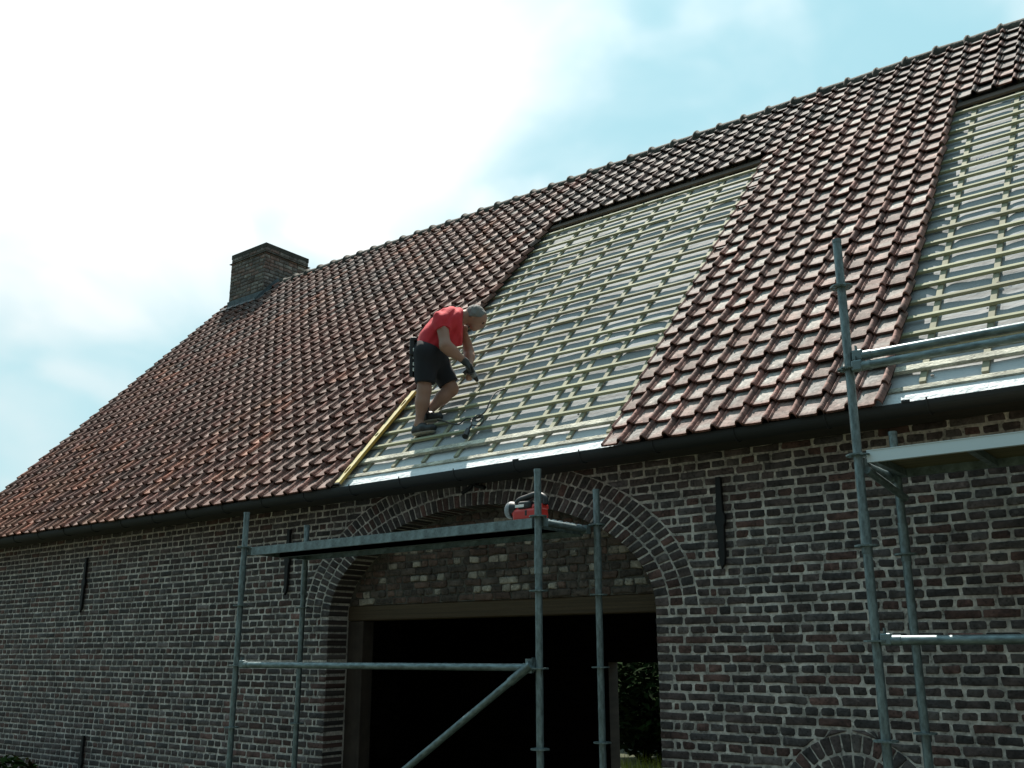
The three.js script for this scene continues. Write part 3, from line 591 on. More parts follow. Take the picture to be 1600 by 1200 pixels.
// left: steel planks with drain holes, a ledger and a diagonal brace in front of the doorway
{
  const xl = -6.99, xr = -3.868, zf = -5.25, zb = -5.88, yd = EYE + 0.872;
  const rings = [2.835, 2.345, 1.855, 1.365, 0.385, -0.105, -0.595, -1.085, -1.575, 0.875].map(y => y + EYE);
  const { o, L, P } = scaffold('galvanised scaffold with steel deck and diagonal brace before the arched doorway', {
    x0: -6.99, rings, std: [[xl - 0.03, zf, EYE + 1.18], [xl + 0.03, zb, EYE + 1.125], [xr, zf, EYE + 1.2], [xr + 0.06, zb, EYE + 1.135]],
    ledgers: [[xl, xr, EYE - 0.095, zf]], transoms: [[xl, EYE + 0.845, zf, zb], [xr, EYE + 0.845, zf, zb]] });
  const bx = [L(xr - 0.07, EYE - 0.10, zf + 0.045), L(-6.93, EYE - 2.02, zf + 0.045)];
  P('brace', join([rod(bx[0], bx[1], TR, 20), rod(bx[0].clone().lerp(bx[1], -0.012), bx[0].clone().lerp(bx[1], 0.045), 0.030, 12), box(0.05, 0.09, 0.03, ...L(xr - 0.055, EYE - 0.085, zf + 0.03).toArray())]), M.zinc);
  for (const zc of [zf - 0.160, zb + 0.165]) {
    const w = 0.305, s = new THREE.Shape(), x0 = xl + 0.06, x1 = xr - 0.055; s.moveTo(x0, -w / 2); s.lineTo(x1, -w / 2); s.lineTo(x1, w / 2); s.lineTo(x0, w / 2);
    for (let i = 0; i < 62; i++) for (let k = 0; k < 5; k++) { const cx = x0 + 0.10 + i * 0.0472 + (k % 2) * 0.0236, cy = -w / 2 + 0.045 + k * 0.054; if (cx > x1 - 0.08) continue; const h = new THREE.Path(); for (let q = 0; q < 7; q++) { const a = -q / 7 * Math.PI * 2; q ? h.lineTo(cx + 0.0115 * Math.cos(a), cy + 0.0115 * Math.sin(a)) : h.moveTo(cx + 0.0115, cy); } s.holes.push(h); }
    const top = new THREE.ExtrudeGeometry(s, { depth: 0.002, bevelEnabled: false }); top.rotateX(-Math.PI / 2); const c = L(0, yd, zc); top.translate(c.x, c.y, c.z);
    const sides = [-1, 1].map(q => box(x1 - x0, 0.068, 0.003, c.x + (x0 + x1) / 2, c.y - 0.031, c.z + q * w / 2)).concat([-1, 1].map(q => box(x1 - x0, 0.003, 0.012, c.x + (x0 + x1) / 2, c.y - 0.066, c.z + q * (w / 2 - 0.008))), [x0, x1].map(x => box(0.003, 0.06, w - 0.006, c.x + x, c.y - 0.031, c.z)));
    const dk = P('deck_plank', join([top, ...sides]), M.zinc);
    for (const x of [x0, x1]) for (const q of [-0.11, -0.04, 0.04, 0.11]) { const sx = x === x0 ? -1 : 1; mesh('hook', join([box(0.055, 0.008, 0.035, c.x + x + sx * 0.028, c.y + 0.001, c.z + q), box(0.008, 0.035, 0.035, c.x + x + sx * 0.055, c.y - 0.018, c.z + q)]), M.alu, dk); }
  }
}
// right: a plywood deck in an aluminium frame, two guard rails and a ledger
{
  const xl = -1.705, xr = 1.365, zf = -5.25, zb = -5.86;
  const rings = [2.0, 1.512, 1.024, 0.536, 0.048, -0.44, -0.928, -1.416, -1.9].map(y => y + EYE);
  const { o, L, P } = scaffold('galvanised scaffold with white edged deck and double guard rail at the right', {
    x0: xl, rings, std: [[xl, zf, EYE + 2.295], [xl + 0.02, zb, EYE + 1.262], [xr, zf, EYE + 2.295], [xr, zb, EYE + 1.262]],
    ledgers: [[xl, xr, EYE + 1.580, zf], [xl, xr, EYE + 1.515, zf + 0.024], [xl, xr, EYE + 0.055, zf]], transoms: [[xl, EYE + 0.985, zf, zb], [xr, EYE + 0.985, zf, zb]] });
  const x0 = xl + 0.045, x1 = xr - 0.045, cx = L((x0 + x1) / 2, 0, 0).x;
  const dk = P('deck', (() => { const g = bev(x1 - x0 - 0.01, 0.014, 0.56, 0.003, cx, EYE + 1.038, -0.315); return g; })(), M.ply);
  const fr = []; for (const z of [-0.022, -0.605]) fr.push(box(x1 - x0, 0.062, 0.03, cx, EYE + 1.016, z), box(x1 - x0, 0.004, 0.038, cx, EYE + 1.049, z)); for (let i = 0; i < 7; i++) fr.push(box(0.035, 0.04, 0.55, x0 - xl + 0.02 + (x1 - x0 - 0.04) * i / 6, EYE + 1.008, -0.315));
  mesh('deck_frame', join(fr.slice(0, 2)), M.alu, dk); mesh('deck_frame', join(fr.slice(2, 4)), M.zincDull, dk); for (const c of fr.slice(4)) mesh('deck_crossbar', c, M.zincDull, dk);
  for (const x of [x0 - xl, x1 - xl]) for (const z of [-0.12, -0.5]) mesh('hook', join([box(0.06, 0.02, 0.06, x, EYE + 1.02, z), box(0.012, 0.045, 0.05, x + (x < 1 ? -0.04 : 0.04), EYE + 1.0, z)]), M.zincDull, dk);
  P('bracket', rod(L(xl + 0.03, EYE + 0.95, zf - 0.03), L(xl + 0.06, EYE + 0.86, zb + 0.03), 0.022, 10), M.zincDull);
}
// ------------------------------------------------------------------ red power saw on the left deck
{
  const o = thing('power_saw', 'red power saw with grey guard and black handle on the scaffold deck', 'power saw', V(-4.17, EYE + 0.88, -5.50)), Y = 0.0;
  o.scale.setScalar(0.92);
  mesh('motor_body', join([bev(0.27, 0.10, 0.13, 0.03, 0.055, 0.06, 0, 3), bev(0.10, 0.05, 0.11, 0.022, 0.15, 0.115, 0, 3), rod(V(-0.09, 0.085, 0), V(-0.03, 0.085, 0), 0.045, 18, 0.050)]), M.red, o);
  mesh('motor_cover', join([bev(0.13, 0.07, 0.115, 0.026, 0.03, 0.135, 0, 3), bev(0.03, 0.05, 0.133, 0.01, 0.06, 0.07, 0, 2), rod(V(-0.115, 0.12, 0.0), V(-0.06, 0.12, 0.0), 0.062, 20, 0.05)]), M.black, o);
  mesh('blade_guard', (() => { const g = new THREE.SphereGeometry(0.068, 26, 18); g.scale(0.85, 1, 0.62); g.translate(-0.135, 0.115, 0); const t = new THREE.TorusGeometry(0.060, 0.007, 8, 28); t.rotateY(Math.PI / 2); t.translate(-0.115, 0.115, 0); return join([g, t]); })(), M.grey, o);
  mesh('handle', new THREE.TubeGeometry(new THREE.CatmullRomCurve3([V(-0.08, 0.14, 0.01), V(-0.05, 0.178, 0.01), V(0.03, 0.198, 0.01), V(0.13, 0.212, 0.01), V(0.2, 0.18, 0.01), V(0.21, 0.13, 0.01)]), 30, 0.024, 10), M.black, o);
  mesh('base_shoe', join([box(0.30, 0.006, 0.15, 0.0, 0.004, 0), box(0.02, 0.05, 0.1, -0.07, 0.03, 0)]), M.black, o);
  mesh('highlight_strip', bev(0.085, 0.02, 0.004, 0.0018, -0.0, 0.128, 0.0665), M.white, o);  // white strip painted in for the highlight on the saw body
}
// ------------------------------------------------------------------ yellow spirit level against the last tiles of the left patch
{
  const o = thing('spirit_level', 'long yellow spirit level lying up the edge of the left tiles', 'spirit level', onRoof(-6.622, -0.03, 0.012));
  const wr = new THREE.Matrix4().makeBasis(V(1, 0, 0), V(0, sS, -cS), V(0, cS, sS)); o.quaternion.setFromRotationMatrix(wr);
  const s = new THREE.Shape(); const w = 0.058, L = 1.46; s.moveTo(-w / 2, 0.02); s.lineTo(w / 2, 0.02); s.lineTo(w / 2, L); s.lineTo(-w / 2, L);
  for (const [c, h] of [[0.20, 0.055], [0.73, 0.03], [1.25, 0.055]]) { const p = new THREE.Path(); p.absellipse(0, c, 0.015, h, 0, Math.PI * 2, true); s.holes.push(p); }
  const g = new THREE.ExtrudeGeometry(s, { depth: 0.024, bevelEnabled: true, bevelSize: 0.002, bevelThickness: 0.002, bevelSegments: 1, curveSegments: 10 });
  mesh('rail', g, M.yellow, o);
  mesh('face', (() => { const f = new THREE.ShapeGeometry(s, 10); f.translate(0, 0, 0.0285); return f; })(), M.yellowLitFace, o);  // thin sheet carrying the painted sunlit tone of the upper face
  mesh('vial', rod(V(-0.016, 0.73, 0.014), V(0.016, 0.73, 0.014), 0.008, 10), M.vial, o);
  for (const y of [0.008, L + 0.008]) mesh('end_cap', bev(0.064, 0.022, 0.03, 0.005, 0, y, 0.013), M.black, o);
}
// ------------------------------------------------------------------ the roofer
const BASE = V(-6.11, 2.01 + EYE, -6.44), AF = V(0.7887, 0, -0.6147), AR = V(0.6143, 0, 0.7891);
const W3 = a => [BASE.x + AF.x * a[0] + AR.x * a[2], BASE.y + a[1], BASE.z + AF.z * a[0] + AR.z * a[2]];
function capsule(p, a, b, ra, rb) {
  const bx = b[0] - a[0], by = b[1] - a[1], bz = b[2] - a[2], px = p[0] - a[0], py = p[1] - a[1], pz = p[2] - a[2];
  const l = bx * bx + by * by + bz * bz || 1e-9; let t = (px * bx + py * by + pz * bz) / l; t = t < 0 ? 0 : t > 1 ? 1 : t;
  return Math.hypot(px - bx * t, py - by * t, pz - bz * t) - (ra + (rb - ra) * t);
}
const smin = (a, b, k) => { const h = Math.max(k - Math.abs(a - b), 0) / k; return Math.min(a, b) - h * h * k * 0.25; };
const field = (bones, k) => p => { let d = 9; for (const [a, b, ra, rb] of bones) d = smin(d, capsule(p, a, b, ra, rb), k); return d; };
function isoMesh(f, lo, hi, cell) {                  // surface nets: one smooth continuous surface, local coordinates -> world
  const n = [0, 1, 2].map(i => Math.ceil((hi[i] - lo[i]) / cell) + 1), [nx, ny, nz] = n, val = new Float32Array(nx * ny * nz), id = (i, j, k) => (k * ny + j) * nx + i;
  for (let k = 0; k < nz; k++) for (let j = 0; j < ny; j++) for (let i = 0; i < nx; i++) val[id(i, j, k)] = f([lo[0] + i * cell, lo[1] + j * cell, lo[2] + k * cell]);
  const pos = [], nor = [], uv = [], idx = [], vi = new Int32Array(nx * ny * nz).fill(-1);
  const ed = [[0, 1], [2, 3], [4, 5], [6, 7], [0, 2], [1, 3], [4, 6], [5, 7], [0, 4], [1, 5], [2, 6], [3, 7]];
  for (let k = 0; k < nz - 1; k++) for (let j = 0; j < ny - 1; j++) for (let i = 0; i < nx - 1; i++) {
    const c = []; let m = 0; for (let q = 0; q < 8; q++) { c.push(val[id(i + (q & 1), j + (q >> 1 & 1), k + (q >> 2))]); if (c[q] < 0) m++; }
    if (m === 0 || m === 8) continue;
    let x = 0, y = 0, z = 0, e = 0;
    for (const [a, b] of ed) if ((c[a] < 0) !== (c[b] < 0)) { const t = c[a] / (c[a] - c[b]); x += (a & 1) + t * ((b & 1) - (a & 1)); y += (a >> 1 & 1) + t * ((b >> 1 & 1) - (a >> 1 & 1)); z += (a >> 2) + t * ((b >> 2) - (a >> 2)); e++; }
    const p = [lo[0] + (i + x / e) * cell, lo[1] + (j + y / e) * cell, lo[2] + (k + z / e) * cell]; vi[id(i, j, k)] = pos.length / 3;
    const h = cell * 0.5, gx = f([p[0] + h, p[1], p[2]]) - f([p[0] - h, p[1], p[2]]), gy = f([p[0], p[1] + h, p[2]]) - f([p[0], p[1] - h, p[2]]), gz = f([p[0], p[1], p[2] + h]) - f([p[0], p[1], p[2] - h]), gl = Math.hypot(gx, gy, gz) || 1;
    pos.push(p[0], p[1], p[2]); nor.push(gx / gl, gy / gl, gz / gl); uv.push(p[0] * 2 + p[2], p[1] * 2);
  }
  const quad = (a, b, c, d, flip) => { if (a < 0 || b < 0 || c < 0 || d < 0) return; flip ? idx.push(a, c, b, a, d, c) : idx.push(a, b, c, a, c, d); };
  for (let k = 1; k < nz - 1; k++) for (let j = 1; j < ny - 1; j++) for (let i = 1; i < nx - 1; i++) {
    const s = val[id(i, j, k)] < 0;
    if (s !== (val[id(i + 1, j, k)] < 0)) quad(vi[id(i, j - 1, k - 1)], vi[id(i, j, k - 1)], vi[id(i, j, k)], vi[id(i, j - 1, k)], !s);
    if (s !== (val[id(i, j + 1, k)] < 0)) quad(vi[id(i - 1, j, k - 1)], vi[id(i - 1, j, k)], vi[id(i, j, k)], vi[id(i, j, k - 1)], !s);
    if (s !== (val[id(i, j, k + 1)] < 0)) quad(vi[id(i - 1, j - 1, k)], vi[id(i, j - 1, k)], vi[id(i, j, k)], vi[id(i - 1, j, k)], !s);
  }
  const G = new THREE.BufferGeometry(); G.setAttribute('position', new THREE.Float32BufferAttribute(pos, 3)); G.setAttribute('normal', new THREE.Float32BufferAttribute(nor, 3)); G.setAttribute('uv', new THREE.Float32BufferAttribute(uv, 2)); G.setIndex(idx); return G;
}
{
  const o = thing('person', 'roofer in red shirt and dark shorts bending over the open battens', 'person', BASE);
  o.quaternion.setFromRotationMatrix(new THREE.Matrix4().makeBasis(AF, V(0, 1, 0), AR));
  const J = { hipR: [0.06, 0.70, 0.10], hipL: [0.13, 0.71, -0.10], kneeR: [0.045, 0.345, 0.09], ankR: [0.0, 0.035, 0.06], kneeL: [0.285, 0.415, -0.11], ankL: [0.06, 0.165, -0.04],
    pel: [0.075, 0.765, 0], bel: [0.14, 0.885, 0], che: [0.245, 1.005, 0], ups: [0.295, 1.075, 0], nk0: [0.355, 1.105, 0], nk1: [0.44, 1.10, 0], hd: [0.512, 1.098, 0],
    shR: [0.198, 1.01, 0.175], elR: [0.248, 0.735, 0.235], wrR: [0.425, 0.625, 0.10], shL: [0.405, 1.03, -0.17], elL: [0.445, 0.81, -0.23], wrL: [0.462, 0.615, -0.08] };
  const D = (a, b, t) => a.map((v, i) => v + (b[i] - v) * t);
  // head: skull, jaw, brow, nose, ears, all in one field with the body
  const hd = J.hd, fd = [0.76, -0.65, 0], dn = [-0.553, -0.647, 0], at = (f, d, s) => [hd[0] + fd[0] * f + dn[0] * d, hd[1] + fd[1] * f + dn[1] * d, s];
  const headBones = [[at(-0.02, -0.025, 0), at(0.025, -0.02, 0), 0.091, 0.085], [at(0.03, 0.05, 0), at(0.055, 0.085, 0), 0.062, 0.045], [at(0.088, 0.005, 0), at(0.112, 0.032, 0), 0.010, 0.016], [at(0.088, -0.018, 0.026), at(0.088, -0.018, -0.026), 0.016, 0.016], [at(0.088, 0.066, 0.014), at(0.088, 0.066, -0.014), 0.013, 0.013], [at(-0.01, 0.005, 0.086), at(-0.014, 0.035, 0.084), 0.018, 0.012], [at(-0.01, 0.005, -0.086), at(-0.014, 0.035, -0.084), 0.018, 0.012]];
  const eyes = [at(0.098, 0.0, 0.03), at(0.098, 0.0, -0.03)];
  const body = [[J.hipR, J.kneeR, 0.092, 0.060], [J.kneeR, D(J.kneeR, J.ankR, 0.35), 0.058, 0.060], [D(J.kneeR, J.ankR, 0.35), J.ankR, 0.058, 0.036], [J.hipL, J.kneeL, 0.092, 0.062], [J.kneeL, D(J.kneeL, J.ankL, 0.35), 0.060, 0.060], [D(J.kneeL, J.ankL, 0.35), J.ankL, 0.058, 0.038],
    [J.pel, J.bel, 0.13, 0.13], [J.bel, J.che, 0.13, 0.14], [J.ups, J.nk0, 0.10, 0.062], [J.nk0, J.nk1, 0.060, 0.056], [J.nk1, hd, 0.056, 0.06],
    [J.shR, J.elR, 0.062, 0.049], [J.elR, D(J.elR, J.wrR, 0.3), 0.048, 0.049], [D(J.elR, J.wrR, 0.3), J.wrR, 0.048, 0.032], [J.shL, J.elL, 0.056, 0.043], [J.elL, D(J.elL, J.wrL, 0.3), 0.043, 0.044], [D(J.elL, J.wrL, 0.3), J.wrL, 0.043, 0.029], [[0.0, 0.02, 0.06], [0.05, -0.02, 0.10], 0.034, 0.032], [[0.06, 0.15, -0.04], [0.11, 0.11, 0.0], 0.034, 0.032]];
  // hands: a palm, four bent fingers and a thumb each, closed round the tool
  const hand = (w, dir, up, side) => {
    const nrm = v => { const l = Math.hypot(...v); return v.map(c => c / l); }; dir = nrm(dir); up = nrm(up);
    const sd = [dir[1] * up[2] - dir[2] * up[1], dir[2] * up[0] - dir[0] * up[2], dir[0] * up[1] - dir[1] * up[0]];
    const q = (f, u, s) => w.map((c, i) => c + dir[i] * f + up[i] * u + sd[i] * s * side), out = [[q(0, 0, 0), q(0.055, 0, 0.018), 0.027, 0.022], [q(0, 0, 0), q(0.055, 0, -0.020), 0.027, 0.021]];
    [[0.030, 0.9], [0.010, 1], [-0.010, 0.95], [-0.029, 0.78]].forEach(([s, l]) => { const a = q(0.078, 0, s), b = q(0.078 + 0.036 * l, -0.022, s), c = q(0.078 + 0.030 * l, -0.052, s * 0.9), e = q(0.078 + 0.006, -0.062, s * 0.85); out.push([a, b, 0.0105, 0.010], [b, c, 0.0098, 0.009], [c, e, 0.0088, 0.008]); });
    out.push([q(0.015, -0.008, 0.03), q(0.050, -0.026, 0.052), 0.015, 0.012], [q(0.050, -0.026, 0.052), q(0.078, -0.045, 0.040), 0.0115, 0.0095]); return out;
  };
  const hR = hand(J.wrR, [0.075, -0.055, -0.045], [0.45, 0.85, 0.2], 1), hL = hand(J.wrL, [0.03, -0.09, 0.03], [0.75, 0.3, -0.4], -1);
  const fBody = field(body, 0.05), fHead = field(headBones, 0.028);
  const fb = p => smin(fBody(p), fHead(p), 0.03);
  const eyeHollow = p => { let d = fb(p); for (const e of eyes) d = Math.max(d, -(Math.hypot(p[0] - e[0], p[1] - e[1], p[2] - e[2]) - 0.013)); return d; };
  const skinParts = [isoMesh(p => Math.max(fb(p), (p[0] - 0.43) * 0.9 + (p[1] - 1.0) * 0.42), [-0.14, -0.10, -0.36], [0.58, 1.3, 0.36], 0.011), isoMesh(p => Math.max(eyeHollow(p), -((p[0] - 0.43) * 0.9 + (p[1] - 1.0) * 0.42) - 0.014), [0.37, 0.92, -0.13], [0.67, 1.25, 0.13], 0.004)];
  const fl = isoMesh(field(hL, 0.012), [0.40, 0.46, -0.20], [0.60, 0.67, 0.06], 0.004);
  const nrmG = g => { g.deleteAttribute('uv'); return g; };
  mesh('body', mergeGeometries([...skinParts, fl].map(g => g)), M.skin, o);
  mesh('work_glove', isoMesh(p => smin(field(hR, 0.012)(p), capsule(p, D(J.elR, J.wrR, 0.72), J.wrR, 0.036, 0.034), 0.02), [0.34, 0.42, -0.06], [0.60, 0.72, 0.20], 0.004), M.glove, o);
  // shirt: torso and short sleeves, hem and cuffs cut clean, with loose folds
  const tor = field([[J.pel, J.bel, 0.156, 0.160], [[0.10, 0.80, 0.07], [0.13, 0.86, 0.07], 0.10, 0.10], [[0.10, 0.80, -0.07], [0.13, 0.86, -0.07], 0.10, 0.10], [J.bel, J.che, 0.155, 0.165], [J.che, J.ups, 0.150, 0.115], [[0.26, 1.03, 0.10], [0.28, 1.05, -0.10], 0.125, 0.125], [J.ups, J.nk0, 0.105, 0.074], [J.shR, D(J.shR, J.elR, 0.08), 0.082, 0.078], [J.shL, D(J.shL, J.elL, 0.10), 0.085, 0.08], [[0.21, 0.87, 0.02], [0.30, 0.93, -0.05], 0.11, 0.12], [[0.33, 1.0, 0.0], [0.36, 0.95, -0.08], 0.10, 0.10]], 0.055);
  const fold = p => 0.022 * (vnoise(p[0] * 15 + p[1] * 10, p[1] * 6 - p[0] * 7, p[2] * 8) - 0.5) + 0.012 * Math.pow(Math.abs(Math.sin(p[1] * 17 - p[0] * 22 + p[2] * 9 + 3 * vnoise(p[0] * 5, p[1] * 5, p[2] * 5))), 4);
  const cutPlane = (p, a, b, t) => { const c = D(a, b, t), d = [b[0] - a[0], b[1] - a[1], b[2] - a[2]], l = Math.hypot(...d); return ((p[0] - c[0]) * d[0] + (p[1] - c[1]) * d[1] + (p[2] - c[2]) * d[2]) / l; };
  const fShirt = p => {
    const sR = Math.max(capsule(p, J.shR, J.elR, 0.080, 0.070), cutPlane(p, J.shR, J.elR, 0.40)), sL = Math.max(capsule(p, J.shL, J.elL, 0.084, 0.072), cutPlane(p, J.shL, J.elL, 0.58));
    let d = smin(smin(tor(p), sR, 0.03), sL, 0.03) + fold(p);
    d = Math.max(d, -(p[1] - 0.705 + 0.42 * (p[0] - 0.05)) * 0.92);                     // hem
    return Math.max(d, cutPlane(p, J.nk0, J.nk1, 0.50));
  };
  mesh('t_shirt', isoMesh(fShirt, [-0.16, 0.60, -0.34], [0.52, 1.32, 0.34], 0.010), M.shirt, o);
  const fS0 = field([[[0.07, 0.765, 0], [0.10, 0.70, 0], 0.145, 0.14], [[0.06, 0.74, 0.06], J.hipR, 0.125, 0.115], [[0.08, 0.74, -0.06], J.hipL, 0.125, 0.115], [J.hipR, D(J.hipR, J.kneeR, 0.95), 0.115, 0.098], [J.hipL, D(J.hipL, J.kneeL, 0.92), 0.115, 0.100]], 0.045);
  const fShorts = p => { let d = fS0(p) + 0.018 * (vnoise(p[0] * 13, p[1] * 9, p[2] * 13) - 0.5); const onL = capsule(p, J.hipL, J.kneeL, 0, 0) < capsule(p, J.hipR, J.kneeR, 0, 0); d = Math.max(d, onL ? cutPlane(p, J.hipL, J.kneeL, 0.84) : cutPlane(p, J.hipR, J.kneeR, 0.80)); return Math.max(d, (p[1] - 0.80 + 0.42 * (p[0] - 0.05)) * 0.92); };
  mesh('shorts', isoMesh(fShorts, [-0.14, 0.30, -0.28], [0.42, 0.92, 0.28], 0.010), M.shorts, o);
  const fHair = p => { const d = fHead(p) - 0.007 + 0.004 * (vnoise(p[0] * 70, p[1] * 70, p[2] * 70) - 0.5); const f = (p[0] - hd[0]) * fd[0] + (p[1] - hd[1]) * fd[1], dd = ((p[0] - hd[0]) * dn[0] + (p[1] - hd[1]) * dn[1]) / 0.85; return Math.max(d, f - 0.062 + Math.max(0, dd + 0.02) * 1.3, dd - 0.055 - (f < -0.02 ? 0.03 : 0)); };
  mesh('hair', isoMesh(fHair, [0.36, 0.94, -0.13], [0.67, 1.25, 0.13], 0.005), M.hair, o);
  for (const e of eyes) { const g = new THREE.SphereGeometry(0.0105, 10, 8); g.translate(e[0] - fd[0] * 0.009, e[1] - fd[1] * 0.009, e[2]); mesh('eye', g, M.grey, o); }
  for (const [h, t] of [[[-0.025, -0.028, 0.035], [0.135, -0.028, 0.16]], [[0.035, 0.105, -0.055], [0.185, 0.105, 0.06]]]) {
    const m = D(h, t, 0.5), sh = mesh('shoe', isoMesh(p => Math.max(field([[h, m, 0.048, 0.046], [m, t, 0.046, 0.040], [[h[0] + 0.015, h[1] + 0.05, h[2]], [m[0] - 0.01, m[1] + 0.02, m[2]], 0.044, 0.04]], 0.03)(p), -(p[1] - h[1] + 0.028)), [h[0] - 0.08, h[1] - 0.08, h[2] - 0.08], [t[0] + 0.08, h[1] + 0.15, t[2] + 0.08], 0.006), M.black, o);
    const tg = new THREE.SphereGeometry(0.033, 14, 10); tg.scale(1.25, 0.55, 0.9); tg.translate(mix(h[0], t[0], 0.52), h[1] + 0.036, mix(h[2], t[2], 0.52)); mesh('tongue', tg, M.white, sh);
    mesh('sole', isoMesh(p => Math.max(field([[h, m, 0.052, 0.052], [m, t, 0.052, 0.045]], 0.02)(p), p[1] - h[1] + 0.024, -(p[1] - h[1] + 0.045)), [h[0] - 0.08, h[1] - 0.09, h[2] - 0.08], [t[0] + 0.08, h[1] + 0.08, t[2] + 0.08], 0.006), M.sole, sh);
  }
  // holster pockets hanging at the back hip
  const pk = mesh('tool_pouch', join([bev(0.05, 0.17, 0.13, 0.014, -0.075, 0.77, 0.06), bev(0.04, 0.21, 0.045, 0.01, -0.078, 0.585, 0.085), bev(0.04, 0.20, 0.04, 0.01, -0.052, 0.595, 0.015), bev(0.06, 0.035, 0.2, 0.01, -0.06, 0.845, 0.03)]), M.black, o);
  for (const [y, z] of [[0.735, 0.115], [0.665, 0.10], [0.60, 0.10], [0.545, 0.10]]) mesh('tag', bev(0.02, 0.034, 0.008, 0.003, -0.055, y, z + 0.012), M.white, pk);
}
// the tool in his hands and its lead
{
  const p = a => V(...W3(a)), o = thing('hand_drill', 'dark hand drill held by the roofer against a batten', 'drill', p([0.49, 0.545, 0.03]));
  const c = V(...W3([0.49, 0.545, 0.03])), q = a => p(a).sub(c);
  mesh('drill_body', join([rod(q([0.455, 0.60, 0.045]), q([0.515, 0.50, 0.005]), 0.034, 16, 0.030), rod(q([0.435, 0.63, 0.06]), q([0.455, 0.60, 0.045]), 0.022, 16, 0.034)]), M.grey, o);
  mesh('chuck', rod(q([0.515, 0.50, 0.005]), q([0.54, 0.462, -0.01]), 0.024, 14, 0.014), M.black, o);
  mesh('drill_bit', rod(q([0.54, 0.462, -0.01]), q([0.565, 0.42, -0.025]), 0.005, 8), M.steel, o);
  mesh('drill_handle', rod(q([0.47, 0.58, 0.04]), q([0.41, 0.53, 0.02]), 0.020, 12, 0.018), M.black, o);
}
{
  const pts = [V(...W3([0.06, 0.44, -0.03])), V(...W3([0.085, 0.25, 0.02])), onRoof(-6.02, 0.80, 0.03), onRoof(-5.97, 0.875, 0.02), onRoof(-5.955, 0.93, 0.03), onRoof(-5.95, 0.83, 0.015), onRoof(-5.80, 0.755, 0.01), onRoof(-5.66, 0.675, 0.02), onRoof(-5.57, 0.66, 0.012), onRoof(-5.516, 0.72, 0.02), onRoof(-5.42, 0.70, 0.015), onRoof(-5.33, 0.70, 0.02), onRoof(-5.265, 0.635, 0.025), onRoof(-5.28, 0.56, 0.02), onRoof(-5.36, 0.58, 0.03), onRoof(-5.41, 0.66, 0.03), onRoof(-5.37, 0.715, 0.035), onRoof(-5.29, 0.68, 0.035), onRoof(-5.31, 0.62, 0.03), onRoof(-5.37, 0.64, 0.04), onRoof(-5.30, 0.73, 0.04), onRoof(-5.32, 0.90, 0.05), onRoof(-5.325, 1.03, 0.05), onRoof(-5.28, 1.12, 0.02)];
  const base = pts[7].clone(), o = thing('power_cable', 'black power cable looped over the lower battens beside the roofer', 'cable', base);
  mesh('lead', new THREE.TubeGeometry(new THREE.CatmullRomCurve3(pts.map(p => p.clone().sub(base))), 260, 0.0062, 7), M.black, o);
  const a = onRoof(-5.38, 0.52, 0.02).sub(base), b = onRoof(-5.355, 0.42, 0.02).sub(base);
  mesh('plug', join([rod(a, b, 0.022, 12, 0.028), rod(a, onRoof(-5.37, 0.58, 0.025).sub(base), 0.012, 10, 0.007)]), M.black, o);
}
// ------------------------------------------------------------------ plants
function leafCloud(n, c, rad, size, g, tones, flat = 0.7) {
  const pos = [], nor = [], col = [], idx = [];
  for (let i = 0; i < n; i++) {
    let x, y, z; do { x = rr(-1, 1, g); y = rr(-1, 1, g); z = rr(-1, 1, g); } while (x * x + y * y + z * z > 1 || fbm(x * 1.7 + c.x, y * 1.7, z * 1.7, 3) < 0.42);
    const p = V(c.x + x * rad[0], c.y + y * rad[1], c.z + z * rad[2]), s = size * rr(0.6, 1.3, g), q = new THREE.Quaternion().setFromEuler(new THREE.Euler(rr(-1, 1, g) * flat * 1.6, rr(0, 6.3, g), rr(-1, 1, g) * flat)), t = tones[Math.floor(g() * tones.length)], v = rr(0.7, 1.3, g), b = pos.length / 3;
    for (const [a, e, f] of [[0, 0, -1], [0.42, 0.12, 0], [0, 0, 1], [-0.42, 0.12, 0]]) { const w = V(a * s, e * s, f * s).applyQuaternion(q).add(p); pos.push(w.x, w.y, w.z); const m = V(0, 1, 0).applyQuaternion(q); nor.push(m.x, m.y, m.z); col.push(t[0] * v, t[1] * v, t[2] * v); }
    idx.push(b, b + 2, b + 1, b, b + 3, b + 2);
  }
  const G = new THREE.BufferGeometry(); G.setAttribute('position', new THREE.Float32BufferAttribute(pos, 3)); G.setAttribute('normal', new THREE.Float32BufferAttribute(nor, 3)); G.setAttribute('color', new THREE.Float32BufferAttribute(col, 3)); G.setIndex(idx); return G;
}
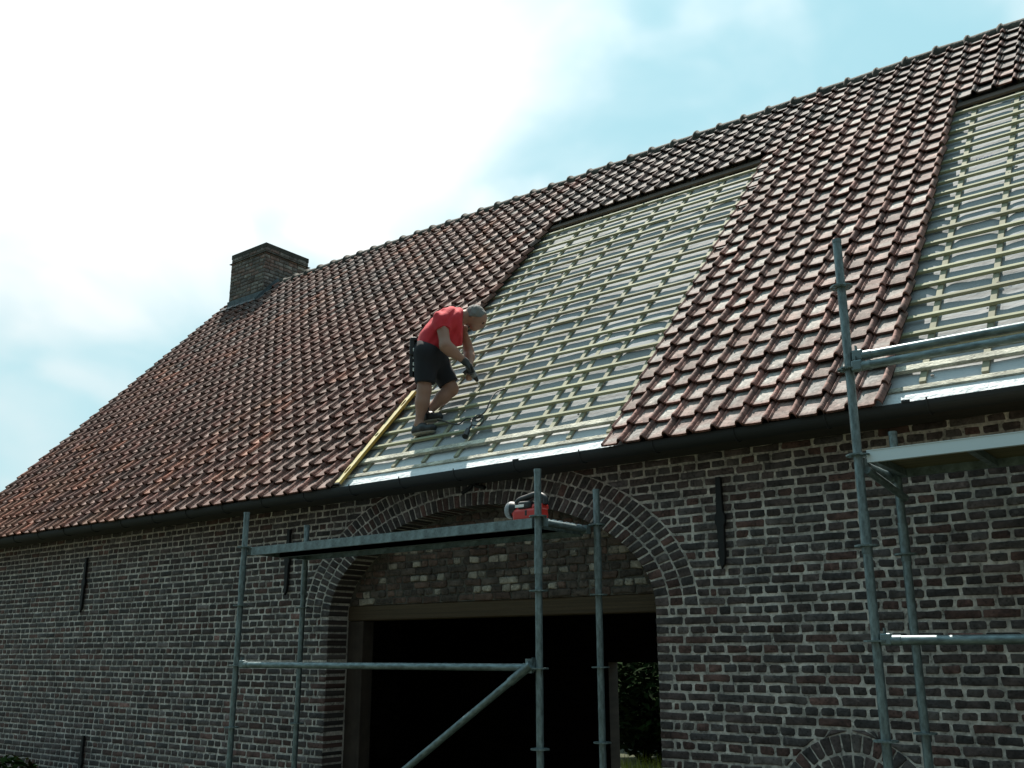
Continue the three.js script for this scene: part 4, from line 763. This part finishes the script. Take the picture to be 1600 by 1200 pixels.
function shrub(label, p, rad, n, size, seed, tones) {
  const o = thing('shrub', label, 'shrub', V(p.x, 0, p.z)), g = rng(seed), st = [];
  for (let i = 0; i < 7; i++) st.push(rod(V(rr(-0.1, 0.1, g), 0, rr(-0.1, 0.1, g)), V(rr(-0.7, 0.7, g) * rad[0], p.y + rr(-0.3, 0.6, g) * rad[1], rr(-0.7, 0.7, g) * rad[2]), 0.018, 6, 0.006));
  mesh('stem', join(st), M.deepWood, o); mesh('foliage', leafCloud(n, V(0, p.y, 0), rad, size, g, tones), M.leaf, o); return o;
}
shrub('low green and rusty leaved shrub at the foot of the wall bottom left', V(-11.35, 0.62, -5.55), [0.6, 0.46, 0.45], 900, 0.07, 71, [[0.4, 0.4, 0.4], [0.4, 0.42, 0.4], [0.9, 0.4, 0.3]]);
shrub('dark leafy shrub seen through the rear doorway of the barn', V(-10.3, 1.1, -18.6), [1.7, 1.25, 1.2], 5200, 0.12, 72, [[0.16, 0.2, 0.18], [0.10, 0.14, 0.12]]);
shrub('tall dark shrub in the yard further back behind the rear doorway', V(-11.6, 1.6, -21.2), [2.6, 1.9, 1.2], 6500, 0.16, 74, [[0.12, 0.15, 0.14], [0.09, 0.12, 0.1]]);
{
  const o = thing('weed_clump', 'pale grassy weeds on the ground behind the barn doorway', 'weeds', V(-9.75, 0, -16.4)), g = rng(73), pos = [], nor = [], col = [], idx = [];
  for (let i = 0; i < 420; i++) { const x = rr(-0.9, 0.9, g), z = rr(-0.4, 0.4, g), h = rr(0.15, 0.42, g), a = rr(0, 6.28, g), l = rr(0.02, 0.2, g), b = pos.length / 3, dx = Math.cos(a), dz = Math.sin(a); pos.push(x - dz * 0.008, 0, z + dx * 0.008, x + dz * 0.008, 0, z - dx * 0.008, x + dx * l, h, z + dz * l); for (let k = 0; k < 3; k++) { nor.push(dx, 0.3, dz); const v = rr(1, 2.6, g); col.push(v * 1.4, v, v * 0.8); } idx.push(b, b + 1, b + 2); }
  const G = new THREE.BufferGeometry(); G.setAttribute('position', new THREE.Float32BufferAttribute(pos, 3)); G.setAttribute('normal', new THREE.Float32BufferAttribute(nor, 3)); G.setAttribute('color', new THREE.Float32BufferAttribute(col, 3)); G.setIndex(idx);
  mesh('blades', G, M.leaf, o);
}
renderer.render(scene, camera);
